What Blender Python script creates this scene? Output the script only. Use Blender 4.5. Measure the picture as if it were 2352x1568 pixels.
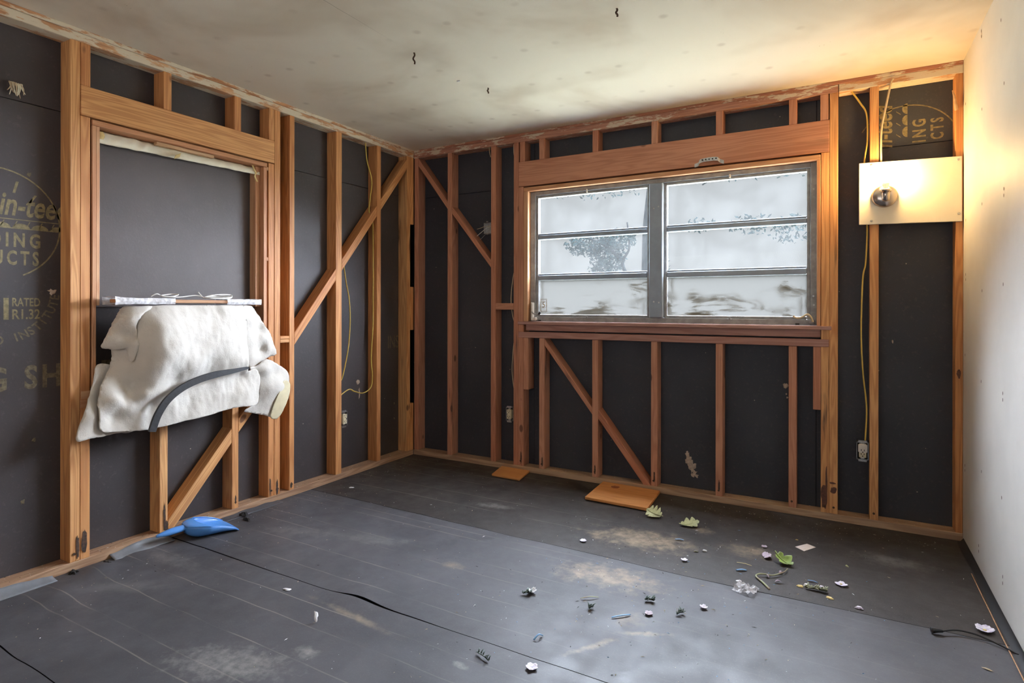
import bpy, bmesh, math, random
import numpy as np
from mathutils import Vector, Matrix, noise
from mathutils.geometry import delaunay_2d_cdt

for o in list(bpy.data.objects): bpy.data.objects.remove(o, do_unlink=True)
SC = bpy.context.scene
COL = SC.collection
R = random.Random(7)
W, H, YR = 3.535, 2.44, -4.75          # room width, height, rear wall

# ------------------------------------------------------------------ camera, sky, sun, added rear fill, exposure
cd = bpy.data.cameras.new('camera'); cam = bpy.data.objects.new('camera', cd); COL.objects.link(cam)
cd.sensor_width = 36.0; cd.lens = 1339.54 / 2352 * 36; cd.shift_y = -(784 - 704.17) / 2352
cd.clip_start = 0.02; cd.clip_end = 200
cam.location = (2.9951, -3.6992, 1.1872)
cam.rotation_euler = (math.pi / 2, -0.0013, 0.5137)
SC.camera = cam

wd = bpy.data.worlds.new('overcast_sky'); SC.world = wd; wd.use_nodes = True
bg = wd.node_tree.nodes['Background']
bg.inputs['Color'].default_value = (0.98, 0.985, 1.0, 1); bg.inputs['Strength'].default_value = 0.46

def light(name, kind, loc, rot, energy, color, **k):
    l = bpy.data.lights.new(name, kind); l.energy = energy; l.color = color
    for a, b in k.items(): setattr(l, a, b)
    o = bpy.data.objects.new(name, l); COL.objects.link(o); o.location = loc; o.rotation_euler = rot
    return o
# hazy sun / bright sky high outside the aluminium window
light('hazy_sun', 'SUN', (1.0, 6, 7), (math.radians(-38), 0, math.radians(-20)), 250.0, (0.80, 0.86, 1.0), angle=math.radians(116))
# added fill lamp behind the camera, tilted up to brighten the ceiling
light('rear_window_daylight', 'AREA', (1.75, YR + 0.03, 1.5), (math.radians(130), 0, 0), 20, (1.0, 0.93, 0.84), shape='RECTANGLE', size=2.3, size_y=1.2)

vs = SC.view_settings
vs.view_transform = 'Standard'; vs.look = 'None'; vs.exposure = 0.0; vs.gamma = 1.0; vs.use_curve_mapping = False

# ------------------------------------------------------------------ materials
def mat(name):
    m = bpy.data.materials.new(name); m.use_nodes = True
    nt = m.node_tree; return m, nt, nt.nodes, nt.links, nt.nodes['Principled BSDF']
class NG:
    """tiny node graph helper"""
    def __init__(s, nt): s.nt = nt; s.n = nt.nodes; s.l = nt.links
    def new(s, t, **k):
        nd = s.n.new(t)
        for a, b in k.items(): setattr(nd, a, b)
        return nd
    def put(s, sock, v):
        if hasattr(v, 'node'): s.l.new(v, sock)
        else: sock.default_value = v
    def math(s, op, a, b=0.0, c=0.0, clamp=False):
        nd = s.new('ShaderNodeMath', operation=op, use_clamp=clamp)
        for i, v in enumerate((a, b, c)): s.put(nd.inputs[i], v)
        return nd.outputs[0]
    def vmath(s, op, a, b):
        nd = s.new('ShaderNodeVectorMath', operation=op); s.put(nd.inputs[0], a); s.put(nd.inputs[1], b); return nd.outputs[0]
    def mapping(s, v, sc=(1, 1, 1), loc=(0, 0, 0), rot=(0, 0, 0)):
        nd = s.new('ShaderNodeMapping'); s.l.new(v, nd.inputs['Vector'])
        nd.inputs['Scale'].default_value = sc; nd.inputs['Location'].default_value = loc; nd.inputs['Rotation'].default_value = rot
        return nd.outputs[0]
    def noise(s, v, scale, detail=3, rough=0.55, dist=0.0):
        nd = s.new('ShaderNodeTexNoise'); s.l.new(v, nd.inputs['Vector'])
        nd.inputs['Scale'].default_value = scale; nd.inputs['Detail'].default_value = detail
        nd.inputs['Roughness'].default_value = rough; nd.inputs['Distortion'].default_value = dist
        return nd.outputs['Fac']
    def step(s, v, a, b, lo=0.0, hi=1.0):
        nd = s.new('ShaderNodeMapRange', interpolation_type='SMOOTHSTEP'); s.put(nd.inputs['Value'], v)
        nd.inputs['From Min'].default_value = a; nd.inputs['From Max'].default_value = b
        nd.inputs['To Min'].default_value = lo; nd.inputs['To Max'].default_value = hi
        return nd.outputs[0]
    def mix(s, f, a, b, blend='MIX'):
        nd = s.new('ShaderNodeMix', data_type='RGBA', blend_type=blend)
        s.put(nd.inputs['Factor'], f)
        for i, v in ((6, a), (7, b)):
            if hasattr(v, 'node'): s.l.new(v, nd.inputs[i])
            else: nd.inputs[i].default_value = (*v, 1) if len(v) == 3 else v
        return nd.outputs[2]
    def bump(s, h, strength, dist=0.002):
        nd = s.new('ShaderNodeBump'); s.l.new(h, nd.inputs['Height'])
        nd.inputs['Strength'].default_value = strength; nd.inputs['Distance'].default_value = dist
        return nd.outputs[0]
    def coord(s, kind='Object'): return s.new('ShaderNodeTexCoord').outputs[kind]
    def pos(s): return s.new('ShaderNodeNewGeometry').outputs['Position']
    def rnd(s): return s.new('ShaderNodeObjectInfo').outputs['Random']

def wood(name, light_c, dark_c, paint=0.0, paint_c=(0.66, 0.57, 0.44), stain=0.5, knots=1.0, rough=0.62):
    m, nt, n, l, b = mat(name); g = NG(nt)
    co = g.coord(); r = g.rnd()
    sh = g.new('ShaderNodeCombineXYZ')
    for i, k in enumerate((31.0, 17.0, 53.0)): l.new(g.math('MULTIPLY', r, k), sh.inputs[i])
    v = g.vmath('ADD', co, sh.outputs[0])
    fine = g.noise(g.mapping(v, (2.2, 260, 260)), 1.0, 4, 0.65)
    slow = g.noise(g.mapping(v, (0.9, 13, 13)), 1.0, 2, 0.5, 0.3)
    rings = g.math('SINE', g.math('MULTIPLY', slow, 70.0))
    rings = g.math('MULTIPLY_ADD', rings, 0.5, 0.5)
    broad = g.noise(g.mapping(v, (1.2, 9, 9)), 1.0, 2)
    f = g.math('ADD', g.math('MULTIPLY', fine, 0.55), g.math('MULTIPLY', rings, 0.30))
    f = g.math('ADD', f, g.math('MULTIPLY', broad, 0.55))
    f = g.step(f, 0.38, 1.04)
    c = g.mix(f, light_c, dark_c)
    tone = g.math('MULTIPLY_ADD', r, 0.22, 0.88)
    tn = g.new('ShaderNodeCombineColor')
    l.new(tone, tn.inputs[0]); l.new(g.math('MULTIPLY', tone, tone), tn.inputs[1]); l.new(g.math('POWER', tone, 2.6), tn.inputs[2])
    c = g.mix(1.0, c, tn.outputs[0], 'MULTIPLY')
    # knots
    vo = g.new('ShaderNodeTexVoronoi'); l.new(g.mapping(v, (5.0, 9, 9)), vo.inputs['Vector']); vo.inputs['Scale'].default_value = 1.0
    sepc = g.new('ShaderNodeSeparateColor'); l.new(vo.outputs['Color'], sepc.inputs[0])
    kn = g.math('MULTIPLY', g.step(vo.outputs['Distance'], 0.10, 0.17, 1, 0), g.step(sepc.outputs[0], 0.80, 0.83))
    c = g.mix(g.math('MULTIPLY', kn, 0.8 * knots), c, (0.10, 0.035, 0.02))
    # blackened water stains, long along the grain
    st = g.noise(g.mapping(v, (2.2, 26, 26)), 1.0, 4, 0.6)
    st2 = g.noise(v, 1.7, 2)
    sm = g.math('MULTIPLY', g.step(st, 0.56, 0.70), g.step(st2, 0.52, 0.66))
    c = g.mix(g.math('MULTIPLY', sm, stain), c, (0.045, 0.03, 0.025))
    if paint:
        pn = g.noise(g.mapping(v, (6.5, 30, 30)), 1.0, 6, 0.72)
        pm = g.step(pn, 0.60 - 0.16 * paint, 0.64 - 0.12 * paint)
        c = g.mix(pm, c, paint_c)
    l.new(c, b.inputs['Base Color']); b.inputs['Roughness'].default_value = rough
    l.new(g.bump(fine, 0.25, 0.001), b.inputs['Normal'])
    return m

def plain(name, c, rough=0.6, metal=0.0, var=0.0, scale=30, bump=0.0, c2=None, spec=None):
    m, nt, n, l, b = mat(name); g = NG(nt)
    nz = g.noise(g.coord(), scale, 4, 0.6)
    c2 = c2 or tuple(x * (1 - var) for x in c)
    l.new(g.mix(g.step(nz, 0.35, 0.65), c, c2), b.inputs['Base Color'])
    b.inputs['Roughness'].default_value = rough; b.inputs['Metallic'].default_value = metal
    if bump: l.new(g.bump(nz, bump, 0.003), b.inputs['Normal'])
    if spec is not None: b.inputs['Specular IOR Level'].default_value = spec
    return m

M = {}
M['pine'] = wood('pine_framing', (0.71, 0.365, 0.145), (0.47, 0.195, 0.066), stain=0.8)
M['fir'] = wood('reddish_fir_framing', (0.58, 0.285, 0.175), (0.43, 0.185, 0.105), stain=0.7)  # red cast of veiling light mixed into the back-wall framing colour
M['plate_pine'] = wood('painted_top_plate_pine', (0.60, 0.32, 0.16), (0.36, 0.16, 0.075), paint=1.0)
M['plate_fir'] = wood('painted_top_plate_fir', (0.50, 0.24, 0.15), (0.34, 0.14, 0.09), paint=0.5)  # same red light cast put into the back plate's wood colour
M['sole'] = wood('dusty_sole_plate', (0.52, 0.37, 0.24), (0.30, 0.18, 0.11), stain=0.9, knots=0.3)
M['jamb'] = wood('reddish_jamb', (0.62, 0.35, 0.19), (0.50, 0.23, 0.11), stain=0.2, knots=0.2)
M['sill'] = wood('mauve_stained_sill', (0.46, 0.25, 0.20), (0.34, 0.16, 0.12), stain=0.2, knots=0.2)
M['plywood'] = wood('orange_plywood', (0.66, 0.31, 0.10), (0.52, 0.21, 0.06), stain=0.0, knots=0.0)
M['lath'] = wood('lath_strip', (0.55, 0.33, 0.18), (0.42, 0.22, 0.10), stain=0.0, knots=0.0)

def sheathing(name, c, c2):
    m, nt, n, l, b = mat(name); g = NG(nt); p = g.pos()
    fib = g.noise(p, 48, 6, 0.75); big = g.noise(p, 2.5, 3)
    col = g.mix(g.step(big, 0.3, 0.7), c, c2)
    col = g.mix(g.step(fib, 0.52, 0.72, 0, 0.42), col, (0.12, 0.10, 0.098))
    vo = g.new('ShaderNodeTexVoronoi'); l.new(p, vo.inputs['Vector']); vo.inputs['Scale'].default_value = 9
    sp = g.step(vo.outputs['Distance'], 0.018, 0.035, 1, 0)
    sc = g.new('ShaderNodeSeparateColor'); l.new(vo.outputs['Color'], sc.inputs[0])
    col = g.mix(g.math('MULTIPLY', sp, g.step(sc.outputs[1], 0.55, 0.6)), col, (0.42, 0.36, 0.27))
    l.new(col, b.inputs['Base Color'])
    l.new(g.step(fib, 0.3, 0.7, 0.48, 0.66), b.inputs['Roughness']); b.inputs['Specular IOR Level'].default_value = 0.45
    l.new(g.bump(fib, 0.35, 0.002), b.inputs['Normal'])
    return m
M['sheath'] = sheathing('black_fibreboard', (0.040, 0.034, 0.036), (0.055, 0.046, 0.048))
M['sheath_b'] = sheathing('black_fibreboard_window_side', (0.030, 0.033, 0.043), (0.040, 0.042, 0.053))  # back boards carry the window's bluish glare in their colour
M['cover'] = sheathing('brown_black_cover_board', (0.070, 0.056, 0.054), (0.085, 0.068, 0.066))
M['print'] = plain('faded_yellow_print', (0.25, 0.205, 0.10), 0.7, var=0.4, scale=60)
M['print_dim'] = plain('worn_yellow_print', (0.175, 0.145, 0.085), 0.7, var=0.5, scale=70)
M['plaster'] = plain('tan_plaster', (0.55, 0.44, 0.35), 0.9, var=0.3, scale=60, bump=0.5)

# floor paper
def paper(name, lines, seed):
    m, nt, n, l, b = mat(name); g = NG(nt); p = g.pos()
    sx = g.new('ShaderNodeSeparateXYZ'); l.new(p, sx.inputs[0])
    big = g.noise(p, 1.6, 4); med = g.noise(p, 9, 5, 0.6); fin = g.noise(p, 160, 3, 0.7)
    col = g.mix(g.step(big, 0.3, 0.7), *(((0.036, 0.031, 0.030), (0.053, 0.046, 0.043)) if seed == 0 else ((0.060, 0.059, 0.066), (0.090, 0.088, 0.097))))  # first sheet browner and darker: soft shade by back wall put into colour
    col = g.mix(g.step(fin, 0.55, 0.75, 0, 0.45), col, (0.15, 0.145, 0.14))
    wob = g.math('MULTIPLY', g.math('SUBTRACT', g.noise(p, 2.2, 2), 0.5), 0.03)
    yy = g.math('ADD', sx.outputs[1], wob)
    acc = None
    for y in lines:
        c = g.step(g.math('ABSOLUTE', g.math('SUBTRACT', yy, y)), 0.0012, 0.0034, 1, 0)
        acc = c if acc is None else g.math('MAXIMUM', acc, c)
    if acc is not None:
        fade = g.step(g.noise(p, 3.1, 2), 0.35, 0.6, 0.05, 0.55)
        fade = g.math('MULTIPLY', fade, g.step(sx.outputs[0], 1.1, 2.2, 1, 0.15))
        col = g.mix(g.math('MULTIPLY', acc, fade), col, (0.30, 0.27, 0.23))
    # dust and sand lying on the paper
    def blob(cx, cy, rx, ry, ang, colr, amt, sc=11, lo=0.42, hi=0.72):
        nonlocal col
        d = g.mapping(g.vmath('SUBTRACT', p, (cx, cy, 0)), (1, 1, 0), rot=(0, 0, -ang))
        d = g.vmath('MULTIPLY', d, (1 / rx, 1 / ry, 0))
        ln = g.new('ShaderNodeVectorMath', operation='LENGTH'); l.new(d, ln.inputs[0])
        e = g.math('ADD', g.step(ln.outputs['Value'], 0.0, 1.5, 0.34, -0.40), g.noise(p, sc, 6, 0.68))
        e = g.math('MULTIPLY', g.step(e, lo + 0.10, hi + 0.36), amt)
        col = g.mix(e, col, colr)
    sand = (0.42, 0.32, 0.21); grey = (0.30, 0.29, 0.27)
    for q in DUST[seed]: blob(*q[:5], sand if q[5] else grey, *q[6:])
    l.new(col, b.inputs['Base Color'])
    l.new(g.step(med, 0.3, 0.7, 0.46, 0.62), b.inputs['Roughness']); b.inputs['Specular IOR Level'].default_value = 0.42 if seed else 0.36
    h = g.math('ADD', g.math('MULTIPLY', med, 1.0), g.math('MULTIPLY', fin, 0.10))
    l.new(g.bump(h, 0.22, 0.006), b.inputs['Normal'])
    return m
DUST = {
 0: [(2.1, -0.78, 0.50, 0.24, 0.1, 1, 0.75, 14), (2.62, -0.66, 0.25, 0.14, 0.1, 1, 0.5, 18), (3.2, -0.45, 0.3, 0.15, 0, 0, 0.4, 20), (2.35, -0.5, 0.12, 0.08, 0, 1, 0.5, 20), (1.2,-0.72,0.25,0.08,0.2,0,0.5,20)],
 1: [(2.1, -1.25, 0.45, 0.20, 0.1, 1, 0.7, 15), (2.37, -1.62, 0.20, 0.030, 0.45, 1, 0.55, 16), (2.24, -1.78, 0.20, 0.032, 1.0, 1, 0.55, 16), (2.3, -1.55, 0.12, 0.10, 0, 1, 0.4, 14), (0.95, -1.45, 0.35, 0.10, 0.3, 0, 0.35, 20), (0.55, -1.55, 0.5, 0.1, 0.3, 0, 0.3, 25), (1.45,-1.5,0.12,0.06,0,1,0.4,20)],
 2: [(1.22, -2.47, 0.40, 0.17, 0.35, 0, 0.75, 26), (1.40, -2.30, 0.10, 0.06, 0, 0, 0.8, 25), (0.35, -2.35, 0.35, 0.12, 0.5, 0, 0.3, 12), (1.35, -2.05, 0.45, 0.035, -0.1, 1, 0.45, 12), (1.9, -2.1, 0.06, 0.03, 0, 0, 0.7, 30), (0.25,-2.1,0.4,0.10,0.0,0,0.35,22)],
 3: [(1.0, -2.95, 0.6, 0.2, 0.2, 0, 0.6, 22)], 4: []}
SEAMS = [0.0, -1.06, -1.945, -2.805, -3.70, YR]
LINES = [[-0.12, -0.25, -0.40, -0.62, -0.80], [-1.13, -1.20, -1.41, -1.51, -1.67, -1.84], [-2.065, -2.185, -2.35, -2.515, -2.60], [-2.93, -3.1], []]

def ceiling_mat():
    m, nt, n, l, b = mat('stained_ceiling_board'); g = NG(nt); p = g.pos()
    sx = g.new('ShaderNodeSeparateXYZ'); l.new(p, sx.inputs[0])
    x, y = sx.outputs[0], sx.outputs[1]
    big = g.noise(p, 1.1, 4, 0.55, 0.6); med = g.noise(p, 5, 4); fin = g.noise(p, 220, 2)
    col = g.mix(g.step(big, 0.42, 0.72), (0.72, 0.65, 0.545), (0.55, 0.46, 0.355))
    # dirty joint bands
    jb = g.step(g.math('ABSOLUTE', g.math('SUBTRACT', x, g.math('MULTIPLY_ADD', med, 0.08, 1.13))), 0.02, 0.20, 1, 0)
    jb = g.math('MULTIPLY', jb, g.step(g.noise(p, 2.3, 3), 0.36, 0.64))
    col = g.mix(g.math('MULTIPLY', jb, 0.55), col, (0.42, 0.34, 0.26))
    jy = g.step(g.math('ABSOLUTE', g.math('SUBTRACT', g.math('MODULO', g.math('ADD', y, 12.2), 1.22), 0.5)), 0.03, 0.14, 1, 0)
    col = g.mix(g.math('MULTIPLY', g.math('MULTIPLY', jy, g.step(g.noise(p, 1.7, 3), 0.4, 0.65)), 0.45), col, (0.44, 0.36, 0.27))
    # hairline joint
    hl = g.step(g.math('ABSOLUTE', g.math('SUBTRACT', x, g.math('MULTIPLY_ADD', med, 0.012, 1.144))), 0.0008, 0.0022, 1, 0)
    col = g.mix(g.math('MULTIPLY', hl, g.step(y, -2.0, -1.5, 0.6, 0.0)), col, (0.2, 0.16, 0.12))
    # ghosted nail rows on the joists
    gx = g.math('SUBTRACT', g.math('MODULO', g.math('ADD', x, 10.0), 0.17), 0.085)
    gy = g.math('SUBTRACT', g.math('MODULO', g.math('ADD', y, 12.35), 0.406), 0.2)
    dd = g.math('SQRT', g.math('ADD', g.math('MULTIPLY', gx, gx), g.math('MULTIPLY', g.math('MULTIPLY', gy, gy), 1.0)))
    nd = g.math('MULTIPLY', g.step(dd, 0.006, 0.028, 1, 0), g.step(g.noise(p, 3.3, 2), 0.40, 0.6))
    col = g.mix(g.math('MULTIPLY', nd, 0.40), col, (0.40, 0.31, 0.24))
    # mildew speckle
    vo = g.new('ShaderNodeTexVoronoi'); l.new(p, vo.inputs['Vector']); vo.inputs['Scale'].default_value = 42
    sp = g.math('MULTIPLY', g.step(vo.outputs['Distance'], 0.08, 0.16, 1, 0), g.step(g.noise(p, 2.6, 3), 0.64, 0.72))
    col = g.mix(g.math('MULTIPLY', sp, 0.6), col, (0.24, 0.16, 0.10))
    l.new(col, b.inputs['Base Color']); b.inputs['Roughness'].default_value = 0.85
    l.new(g.bump(fin, 0.25, 0.002), b.inputs['Normal'])
    return m
M['ceiling'] = ceiling_mat()
M['white_wall'] = plain('painted_wallboard', (0.71, 0.68, 0.635), 0.55, var=0.06, scale=4, bump=0.03)
M['subfloor'] = plain('black_floor_gap', (0.006, 0.006, 0.007), 0.95, spec=0.1)
M['alu'] = plain('weathered_aluminium', (0.34, 0.345, 0.35), 0.5, 0.15, 0.25, 25, 0.05)
M['alu_bright'] = plain('smooth_aluminium_rail', (0.30, 0.355, 0.43), 0.45, 0.15, 0.12, 12)
M['steel'] = plain('galvanised_steel', (0.55, 0.56, 0.57), 0.35, 0.9, 0.25, 60)
M['nickel'] = plain('brushed_nickel', (0.50, 0.44, 0.40), 0.22, 1.0, 0.1, 20)
M['rust'] = plain('rusty_nail_head', (0.10, 0.055, 0.035), 0.8, 0.3, 0.4, 90)
M['ivory'] = plain('ivory_plastic', (0.72, 0.64, 0.45), 0.35, var=0.06)
M['white_plastic'] = plain('white_plastic', (0.76, 0.71, 0.64), 0.35, var=0.05)
M['slot'] = plain('dark_slot', (0.02, 0.016, 0.012), 0.8)
M['yellow'] = plain('yellow_cable_jacket', (0.72, 0.52, 0.11), 0.42, var=0.12, scale=40)
M['cream_cable'] = plain('cream_cable_jacket', (0.70, 0.58, 0.38), 0.5, var=0.12, scale=40)
M['white_cord'] = plain('white_cord', (0.78, 0.76, 0.72), 0.4, var=0.05)
M['black_rubber'] = plain('black_rubber', (0.018, 0.018, 0.02), 0.45, var=0.2)
M['foam'] = plain('charcoal_foam_strip', (0.045, 0.047, 0.052), 0.75, var=0.2, scale=80)
M['board_white'] = plain('cream_painted_board', (0.82, 0.76, 0.64), 0.6, var=0.05, scale=8)
M['blue'] = plain('blue_plastic', (0.11, 0.34, 0.83), 0.25, var=0.06, scale=8)
M['leaf_pale'] = plain('pale_green_leaf', (0.50, 0.52, 0.27), 0.5, var=0.25, scale=60)
M['leaf'] = plain('bright_green_leaf', (0.30, 0.42, 0.11), 0.4, var=0.3, scale=40)
M['sprig'] = plain('dried_sprig_green', (0.36, 0.38, 0.26), 0.7, var=0.4, scale=80)
M['sprig_dark'] = plain('dark_sprig_green', (0.10, 0.14, 0.12), 0.6, var=0.4, scale=80)
M['twig'] = plain('green_brown_stem', (0.36, 0.38, 0.22), 0.6, c2=(0.26, 0.18, 0.13), scale=14)
M['petal'] = plain('white_lilac_petal', (0.78, 0.74, 0.80), 0.5, c2=(0.52, 0.46, 0.62), scale=40)
M['lilac'] = plain('dry_lilac_petal', (0.50, 0.42, 0.50), 0.6, c2=(0.36, 0.29, 0.33), scale=40)
M['yellow_petal'] = plain('yellow_petal', (0.80, 0.63, 0.26), 0.5, var=0.2, scale=50)
M['flake'] = plain('white_flake', (0.82, 0.82, 0.84), 0.5, var=0.06)
M['card'] = plain('pale_printed_card', (0.80, 0.70, 0.64), 0.6, var=0.06, scale=30)
M['blue_chip'] = plain('blue_scrap', (0.22, 0.42, 0.70), 0.5, var=0.2)
M['tan_chip'] = plain('tan_chip', (0.62, 0.50, 0.34), 0.8, var=0.3)
M['dark_chip'] = plain('dark_chip', (0.03, 0.028, 0.026), 0.8, var=0.3)
M['cream_paper'] = plain('crumpled_cream_paper', (0.84, 0.79, 0.63), 0.75, var=0.08, scale=20, bump=0.2)
M['tape'] = plain('yellowed_tape', (0.70, 0.52, 0.22), 0.4, var=0.2, scale=30)
M['satin'] = plain('yellowed_satin_binding', (0.72, 0.63, 0.42), 0.38, var=0.12, scale=16)
M['grey_paper'] = plain('grey_paper_flap', (0.20, 0.21, 0.23), 0.6, var=0.2, scale=12)
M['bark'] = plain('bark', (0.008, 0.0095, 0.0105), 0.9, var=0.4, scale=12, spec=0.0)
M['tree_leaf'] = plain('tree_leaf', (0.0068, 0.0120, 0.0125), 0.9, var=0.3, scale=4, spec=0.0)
M['lawn'] = plain('dry_pale_ground', (0.30, 0.31, 0.24), 0.95, var=0.25, scale=2)

def cloth_mat():
    m, nt, n, l, b = mat('off_white_flannel'); g = NG(nt); co = g.coord()
    fz = g.noise(co, 420, 3, 0.7); md = g.noise(co, 60, 4, 0.65); bg_ = g.noise(co, 6, 3)
    c = g.mix(g.step(bg_, 0.3, 0.7), (0.70, 0.66, 0.60), (0.62, 0.575, 0.515))
    c = g.mix(g.step(md, 0.58, 0.72, 0, 0.25), c, (0.50, 0.45, 0.39))
    l.new(c, b.inputs['Base Color']); b.inputs['Roughness'].default_value = 1.0
    b.inputs['Sheen Weight'].default_value = 0.25; b.inputs['Specular IOR Level'].default_value = 0.1
    l.new(g.bump(g.math('ADD', g.math('MULTIPLY', fz, 0.5), md), 0.55, 0.004), b.inputs['Normal'])
    return m
M['cloth'] = cloth_mat()

def film(name, c, alpha, rough=0.15):
    m, nt, n, l, b = mat(name); g = NG(nt)
    tr = g.new('ShaderNodeBsdfTransparent'); mx = g.new('ShaderNodeMixShader')
    nz = g.noise(g.coord(), 40, 3)
    b.inputs['Base Color'].default_value = (*c, 1); b.inputs['Roughness'].default_value = rough
    l.new(g.step(nz, 0.3, 0.7, alpha * 0.6, min(1, alpha * 1.3)), mx.inputs[0])
    l.new(tr.outputs[0], mx.inputs[1]); l.new(b.outputs[0], mx.inputs[2])
    l.new(mx.outputs[0], n['Material Output'].inputs['Surface'])
    return m
M['wrap'] = film('milky_plastic_wrap', (0.80, 0.80, 0.82), 0.75, 0.2)
M['clear_wrap'] = film('clear_crinkled_plastic', (0.85, 0.85, 0.88), 0.45, 0.12)

def glass(name, dirt):
    m, nt, n, l, b = mat(name); g = NG(nt); co = g.coord()
    tr = g.new('ShaderNodeBsdfTransparent'); tr.inputs[0].default_value = (0.93, 0.95, 0.95, 1)
    gl = g.new('ShaderNodeBsdfGlossy'); gl.inputs['Roughness'].default_value = 0.03
    fr = g.new('ShaderNodeFresnel'); fr.inputs[0].default_value = 1.45
    m1 = g.new('ShaderNodeMixShader'); l.new(g.math('MULTIPLY', fr.outputs[0], 0.15), m1.inputs[0]); l.new(tr.outputs[0], m1.inputs[1]); l.new(gl.outputs[0], m1.inputs[2])
    # dust film, also painting in the glare that veils the view
    tl = g.new('ShaderNodeBsdfTranslucent'); tl.inputs[0].default_value = (0.82, 0.83, 0.82, 1)
    m2 = g.new('ShaderNodeMixShader'); l.new(g.step(g.noise(co, 5, 3), 0.3, 0.7, 0.0035, 0.0065), m2.inputs[0]); l.new(m1.outputs[0], m2.inputs[1]); l.new(tl.outputs[0], m2.inputs[2])
    out = m2
    if dirt:
        tl3 = g.new('ShaderNodeBsdfTranslucent'); tl3.inputs[0].default_value = (0.040, 0.039, 0.036, 1)
        m4 = g.new('ShaderNodeMixShader'); m4.inputs[0].default_value = 0.78; l.new(m2.outputs[0], m4.inputs[1]); l.new(tl3.outputs[0], m4.inputs[2])
        m2 = m4
        df = g.new('ShaderNodeBsdfDiffuse'); df.inputs[0].default_value = (0.30, 0.25, 0.16, 1)
        tl2 = g.new('ShaderNodeBsdfTranslucent'); tl2.inputs[0].default_value = (0.022, 0.0180, 0.0112, 1)
        ms = g.new('ShaderNodeMixShader'); ms.inputs[0].default_value = 0.6; l.new(df.outputs[0], ms.inputs[1]); l.new(tl2.outputs[0], ms.inputs[2])
        sm = g.noise(g.mapping(co, (3.2, 1, 13), loc=(dirt * 3.1, 0, dirt * 1.7)), 1.0, 5, 0.62, 0.7)
        br = g.noise(co, 2.6, 2)
        k = g.math('MULTIPLY', g.step(sm, 0.55 - 0.05 * dirt, 0.66 - 0.03 * dirt), g.step(br, 0.44, 0.58, 0.0, 0.85))
        sx = g.new('ShaderNodeSeparateXYZ'); l.new(co, sx.inputs[0])
        ed = g.math('MULTIPLY', g.step(g.math('ABSOLUTE', sx.outputs[0]), 0.34, 0.40), g.step(g.noise(g.mapping(co, (20, 1, 5)), 1.0, 4), 0.45, 0.6, 0, 0.5))
        k = g.math('MULTIPLY', g.math('MAXIMUM', k, ed), min(1.0, 0.45 + 0.3 * dirt))
        m3 = g.new('ShaderNodeMixShader'); l.new(k, m3.inputs[0]); l.new(m2.outputs[0], m3.inputs[1]); l.new(ms.outputs[0], m3.inputs[2])
        out = m3
    l.new(out.outputs[0], n['Material Output'].inputs['Surface'])
    return m
M['glass'] = glass('dusty_glass', 0); M['glass_d1'] = glass('smeared_glass', 1); M['glass_d2'] = glass('mud_smeared_glass', 2)
def emit(name, c, s):
    m, nt, n, l, b = mat(name)
    b.inputs['Base Color'].default_value = (0.9, 0.85, 0.75, 1); b.inputs['Emission Color'].default_value = (*c, 1); b.inputs['Emission Strength'].default_value = s
    return m
M['bulb'] = emit('lit_bulb', (1.0, 0.63, 0.24), 460.0)
M['bulb_neck'] = emit('bulb_neck', (1.0, 0.62, 0.38), 0.5)
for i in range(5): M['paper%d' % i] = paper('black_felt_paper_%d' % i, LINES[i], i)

# ------------------------------------------------------------------ object helpers
def tag(o, label=None, cat=None, group=None, kind=None):
    if label: o['label'] = label
    if cat: o['category'] = cat
    if group: o['group'] = group
    if kind: o['kind'] = kind
    return o
def attach(o, parent):
    if parent is not None:
        o.parent = parent
        pm = parent.matrix_basis.copy()
        q = parent
        while q.parent is not None:
            pm = q.parent.matrix_basis @ q.matrix_parent_inverse @ pm if False else wmat[q.name]
            break
        o.matrix_parent_inverse = wmat.get(parent.name, pm).inverted()
wmat = {}
def link(name, me, m, parent=None, matrix=None):
    o = bpy.data.objects.new(name, me); COL.objects.link(o)
    if m is not None and not me.materials:
        for q in (m if isinstance(m, (list, tuple)) else [m]): me.materials.append(M[q] if isinstance(q, str) else q)
    mw = matrix or Matrix.Identity(4)
    o.matrix_basis = mw; wmat[o.name] = mw.copy()
    attach(o, parent)
    return o
def empty(name, loc, parent=None):
    o = bpy.data.objects.new(name, None); COL.objects.link(o); o.empty_display_size = 0.05
    o.matrix_basis = Matrix.Translation(loc); wmat[o.name] = o.matrix_basis.copy()
    attach(o, parent); return o
def mesh(name, verts, faces, m, parent=None, smooth=False, recenter=True, mids=None):
    v = [Vector(q) for q in verts]
    org = Vector((0, 0, 0))
    if recenter:
        org = Vector((sum(q.x for q in v) / len(v), sum(q.y for q in v) / len(v), min(q.z for q in v)))
    me = bpy.data.meshes.new(name); me.from_pydata([q - org for q in v], [], faces); me.update()
    o = link(name, me, m, parent, Matrix.Translation(org))
    if mids:
        for p, i in zip(me.polygons, mids): p.material_index = i
    if smooth: me.polygons.foreach_set('use_smooth', [True] * len(me.polygons))
    return o
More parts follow.
